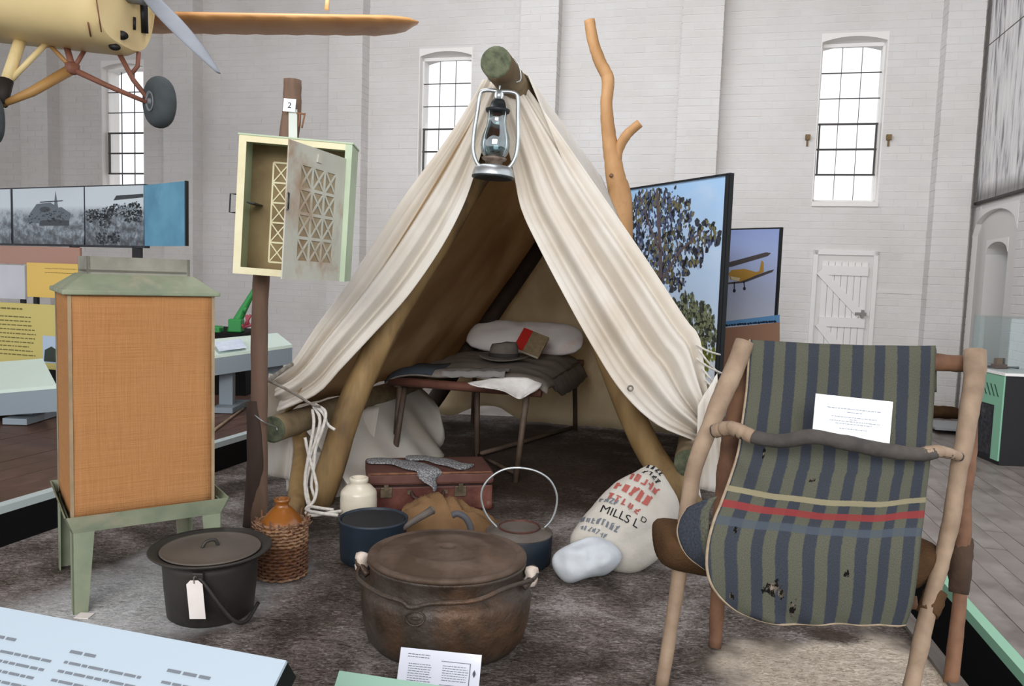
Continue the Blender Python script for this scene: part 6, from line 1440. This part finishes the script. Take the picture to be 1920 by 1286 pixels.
# sloping reading desks
m_desktop = flat('pale_green_desk_top', '#CFE0D6', .45); m_deskgrey = flat('blue_grey_desk', '#86929B', .5)
def desk(name, fl_, fr_, bl2, br2, frontdrop, label, legs, topmat=m_desktop):
    A0, B0, C0, D0 = fl_, fr_, br2, bl2; cen = (A0+B0+C0+D0)/4; t_ = thing(name, label, 'desk', V((cen.x, cen.y, PZ)), 'grey reading desks on the left platform')
    m_ = MB(); m_.hexa([p-UP*.02 for p in (A0, B0, C0, D0)], [A0, B0, C0, D0]); part(t_, 'sloping_top', m_, topmat)
    m_ = MB(); m_.hexa([A0-UP*frontdrop, B0-UP*frontdrop, C0-UP*(frontdrop+.1), D0-UP*(frontdrop+.1)], [p-UP*.021 for p in (A0, B0, C0, D0)]); part(t_, 'body', m_, m_deskgrey)
    for s_ in legs:
        p_ = A0.lerp(B0, s_).lerp(D0.lerp(C0, s_), .4); m_ = MB(); m_.box((p_.x, p_.y, (PZ+p_.z-frontdrop)/2), (.09, .05, p_.z-frontdrop-PZ+.04)); part(t_, 'leg', m_, m_deskgrey)
        m_ = MB(); m_.box((p_.x+.02, p_.y+.02, PZ+.02), (.14, .34, .035)); part(t_, 'foot', m_, m_deskgrey)
    return t_
d1 = desk('reading_desk', pt(-80, 738, 4.55), pt(106, 722, 4.35), pt(-80, 684, 4.95), pt(80, 672, 4.8), .15, 'grey reading desk with pale green top, left of the hessian safe', (.2, .75))
d2 = desk('reading_desk', pt(330, 676, 4.85), pt(548, 646, 5.2), pt(330, 642, 5.2), pt(520, 624, 5.55), .13, 'grey reading desk with pale top behind the brown timber post', (.45, .9))
A0, B0, D0 = pt(406, 664, 4.955), pt(468, 656, 5.055), pt(420, 640, 5.2)
fr = Frame(A0+UP*.004, B0+UP*.004, D0+UP*.004); part(d2, 'printed_picture', decal(fr, [[(.1, .1), (.95, .1), (.95, .9), (.1, .9)]], .004), M('pale_blue_print', '#B9C6DA', '#DDE4EE', scale=9, bmp=0))
# small green machine on a black base behind the desk
m_grn = flat('machine_green', '#2F8A45', .45); m_redp = flat('machine_red', '#9A4650', .5)
qb = pt(430, 628, 5.9); mc = thing('green_machine', 'small bright green machine with a slanting boom behind the reading desk', 'machine', V((qb.x, qb.y, PZ)))
m_ = MB(); c_ = pt(420, 622, 5.9); m_.hexa([V((c_.x-.28, c_.y-.15, PZ)), V((c_.x+.22, c_.y-.15, PZ)), V((c_.x+.22, c_.y+.15, PZ)), V((c_.x-.28, c_.y+.15, PZ))], [V((c_.x-.26, c_.y-.14, c_.z)), V((c_.x+.20, c_.y-.14, c_.z)), V((c_.x+.20, c_.y+.14, c_.z+.02)), V((c_.x-.26, c_.y+.14, c_.z+.04))]); part(mc, 'black_base', m_, m_black)
m_ = MB(); m_.tube([pt(436, 624, 5.88), pt(448, 596, 5.88), pt(472, 552, 5.88), pt(484, 530, 5.88)], [.05, .035, .02, .016], 8); part(mc, 'boom', m_, m_grn)
m_ = MB(); m_.box(pt(443, 610, 5.84), (.10, .08, .10)); part(mc, 'boom_bracket', m_, m_grn, bevel=.01)
m_ = MB(); m_.box(pt(404, 622, 5.85), (.10, .1, .09)); part(mc, 'green_block', m_, m_grn, bevel=.015)
for (a, b, c, d_) in ((440, 606, 458, 612), (458, 612, 470, 590), (462, 590, 466, 610), (456, 614, 480, 606)):
    m_ = MB(); m_.tube([pt(a, b, 5.82), pt(c, d_, 5.82)], .012, 7); part(mc, 'red_linkage', m_, m_redp)
m_ = MB(); m_.tube([pt(457, 580, 5.84), pt(462, 582, 5.84)], .022, 10); part(mc, 'boom_joint', m_, m_grn)
# pale rod lying on the platform
m_ = MB(); m_.tube([gr(402, 806, PZ+.008), gr(456, 766, PZ+.008)], .008, 8); solo('pale_rod', m_, m_stick, 'thin pale rod lying on the dark platform behind the hessian safe', 'rod')

# ================================================================== YELLOW AEROPLANE HANGING ABOVE
m_yel = M('cream_yellow_paint', '#EAD49E', '#DFC790', '#CDB37C', scale=2, rough=.45, bmp=.02, c3scale=3, c3lo=.6)
m_wing = M('orange_wing_fabric', '#D9A36A', '#C99058', '#B87F4C', scale=2.2, stretch=(1, 1, 1), rough=.5, bmp=.05)
m_prop = M('grey_propeller', '#8A8E96', '#7C8088', scale=4, rough=.6, metal=0, bmp=0)
m_tyre = M('grey_rubber', '#4C5356', '#42484B', scale=9, rough=.8, bmp=.1); m_strut = M('orange_yellow_strut', '#B08750', '#9C7442', scale=4, rough=.5); m_strut2 = M('red_brown_strut', '#8A5A48', '#74493A', scale=5, rough=.6)
AY = 5.2
pln = thing('biplane', 'cream yellow biplane with orange wing and fixed wheels hanging above the exhibits', 'aeroplane', pt(150, 40, 5.5))
nose = pt(243, -22, AY-.05); tail = pt(-210, -86, AY+.05); axd = (tail-nose).normalized(); sdv = axd.cross(UP).normalized(); upv = sdv.cross(axd).normalized()
rows = []
for i in range(18):
    q = i/17; L_ = q*(tail-nose).length; hw = .36+.10*q; hh = .40+.05*q
    if q < .05: k = .90+.1*math.sqrt(q/.05); hw *= k; hh *= k
    r = []
    for k in range(40):
        a = 2*PI*k/40; ca, sa_ = math.cos(a), math.sin(a); e_ = .62
        r.append(nose+axd*L_+sdv*(hw*abs(ca)**e_*(1 if ca > 0 else -1))+upv*(hh*abs(sa_)**e_*(1 if sa_ > 0 else -1)))
    rows.append(r)
m_ = MB(); m_.grid(rows, closed=True); m_.f += [list(range(40)), [17*40+k for k in range(40)]]; m_.sm += [False, False]; fus = part(pln, 'fuselage', m_, m_yel)
flat('cowl_black', '#151313', .5)
def fusat(px_, py_, w_, h_, rot=0):
    c = pt(px_, py_, AY); n_ = None; d_ = ray(px_, py_)
    # march along the ray to the fuselage skin
    t_ = 3.5
    while t_ < 8:
        p = CAM+d_*(t_/d_.y); rel = p-nose; L_ = rel.dot(axd); 
        if L_ > 0:
            q = L_/(tail-nose).length; hw = .36+.10*q; hh = .40+.05*q
            if q < .05: k = .90+.1*math.sqrt(q/.05); hw *= k; hh *= k
            a, b = abs(rel.dot(sdv))/hw, abs(rel.dot(upv))/hh
            if a**(2/.62)+b**(2/.62) <= 1.0: return p-d_.normalized()*.012
        t_ += .004
    return c
for (x, y, w_, h_) in ((228, 66, .04, .028), (215, 88, .035, .022)):
    p = fusat(x, y, 0, 0); m_ = MB(); vd = -ray(x, y).normalized(); a_ = vd.cross(UP).normalized(); m_.lathe([(1, -.02), (1, .004), (.0001, .005)], p, 18, w_, h_, ax=(a_, a_.cross(vd)*-1, vd)); part(fus, 'cowl_opening', m_, D.materials['cowl_black'])
for (x0, y0, x1, y1, r) in ((252, 32, 252, 56, .010), (268, -4, 270, 62, .030), (180, -6, 190, 60, .004), (165, 42, 170, 68, .005)):
    A0, B0 = fusat(x0, y0, 0, 0), fusat(x1, y1, 0, 0); m_ = MB(); m_.tube([A0, A0.lerp(B0, .5), B0], r, 8); part(fus, 'cowl_slot' if r > .006 else 'panel_seam', m_, D.materials['cowl_black'] if r > .006 else m_strut2)
# propeller
hub = nose-axd*.10; m_ = MB(); m_.lathe([(.09, .10), (.09, 0), (.05, -.06), (.0001, -.08)], hub, 24, ax=(sdv, upv, axd)); part(pln, 'propeller_hub', m_, m_prop)
tipp = pt(409, 136, AY-.25); bd = (tipp-hub).normalized(); L_ = (tipp-hub).length
for sgn in (1, -1):
    rows = []
    cd_ = axd.cross(bd).normalized()
    for i in range(17):
        q = i/16; w_ = .02+.085*math.sin(PI*min(1, .12+q*.9))**.8*(1-.25*q) if q < .97 else .016; tw = math.radians(72-14*q); c = hub+bd*(sgn*L_*q); ch = cd_*math.cos(tw)+axd*math.sin(tw)*sgn; nn = bd.cross(ch)
        rows.append([c+ch*(math.cos(a)*w_)+nn*(math.sin(a)*.016*(1-.5*q)) for a in [2*PI*k/14 for k in range(14)]])
    m_ = MB(); m_.grid(rows, closed=True); m_.f += [list(range(14)), [16*14+k for k in range(14)]]; m_.sm += [True, True]; part(pln, 'propeller_blade', m_, m_prop)
# lower wing
wl, wr_ = pt(-60, 30, 5.75), pt(785, 42, 6.55); sd_ = (wr_-wl).normalized(); chd = V((-sd_.y, sd_.x, 0)).normalized(); chd = (chd+UP*.05).normalized(); nn = sd_.cross(chd); span = (wr_-wl).length
rows = []
for i in range(41):
    q = i/40; c = wl+sd_*(span*q); ch = .60*(1 if q < .90 else math.sqrt(max(0.02, 1-((q-.90)/.10)**2))); r = []
    for k in range(22):
        a = 2*PI*k/22; x = (math.cos(a)*.5+.5); y = math.sin(a)*.055*(1-.5*x)
        rib = .004*math.cos(q*60*PI/2)
        r.append(c + chd*((x-.25)*ch) + nn*(y*ch*1.6+(rib if y < 0 else 0)))
    rows.append(r)
m_ = MB(); m_.grid(rows, closed=True); m_.f += [list(range(22)), [40*22+k for k in range(22)]]; m_.sm += [True, True]; wg = part(pln, 'lower_wing', m_, m_wing)
m_ = MB(); m_.tube([pt(612, 18, 6.35), pt(616, -20, 6.35)], .018, 8); part(pln, 'wing_strut', m_, m_yel)
# undercarriage
def ust(pts, r, mat, nm='undercarriage_strut'):
    m_ = MB(); m_.tube([pt(*p) for p in pts], r, 10); return part(pln, nm, m_, mat)
ust([(46, 52, 5.25), (10, 160, 5.1)], .036, m_yel); ust([(12, 150, 5.1), (0, 196, 5.05)], .042, flat('strut_rubber', '#2A2320', .7), 'shock_absorber')
ust([(98, 70, 5.25), (18, 152, 5.12)], .018, m_yel); ust([(130, 132, 5.2), (60, 172, 5.1), (2, 197, 5.05)], [.034, .03, .018], m_strut)
ust([(136, 130, 5.2), (200, 160, 5.25), (276, 192, 5.3)], [.020, .017, .014], m_strut2)
ust([(58, 48, 5.35), (133, 126, 5.2)], .014, m_strut); ust([(122, 78, 5.3), (136, 126, 5.2)], .02, m_strut2); ust([(166, 82, 5.35), (142, 122, 5.22)], .014, m_strut2)
ust([(50, 50, 5.3), (86, 74, 5.25)], .016, m_strut2)
ust([(219, 92, 5.3), (250, 150, 5.32), (280, 188, 5.3)], .016, m_strut2); ust([(260, 98, 5.35), (258, 124, 5.34), (244, 142, 5.33)], .014, m_strut2)
m_ = MB(); m_.lathe([(.015, -.04), (.04, -.03), (.042, .025), (.015, .04)], pt(134, 128, 5.2), 12, wob=.2); part(pln, 'strut_joint', m_, m_strut2)
def wheel(c, ax_, R_, wd_):
    ax_ = ax_.normalized(); a_ = ax_.cross(UP).normalized(); b_ = a_.cross(ax_); pr = []
    for k in range(13):
        a = -PI/2*1.25+PI*1.25*k/12; pr.append((R_-wd_*.5+math.cos(a)*wd_*.5, math.sin(a)*wd_*.55))
    m_ = MB(); m_.lathe([(.05, pr[0][1])]+pr+[(.05, pr[-1][1])], c, 40, ax=(a_, b_, ax_)); w_ = part(pln, 'tyre', m_, m_tyre)
    m_ = MB(); m_.lathe([(R_*.38, -wd_*.50), (R_*.40, -wd_*.56), (R_*.34, -wd_*.58), (R_*.30, -wd_*.50), (R_*.12, -wd_*.50), (R_*.10, -wd_*.62), (.0001, -wd_*.62)], c, 28, ax=(a_, b_, ax_)); part(w_, 'hub', m_, flat('hub_grey', '#7C8286', .5) if 'hub_grey' not in D.materials else D.materials['hub_grey'])
wheel(pt(299, 192, 5.3), V((.70, .71, .05)), .168, .12)
wheel(pt(-22, 222, 5.0), V((.70, .71, .05)), .168, .12)
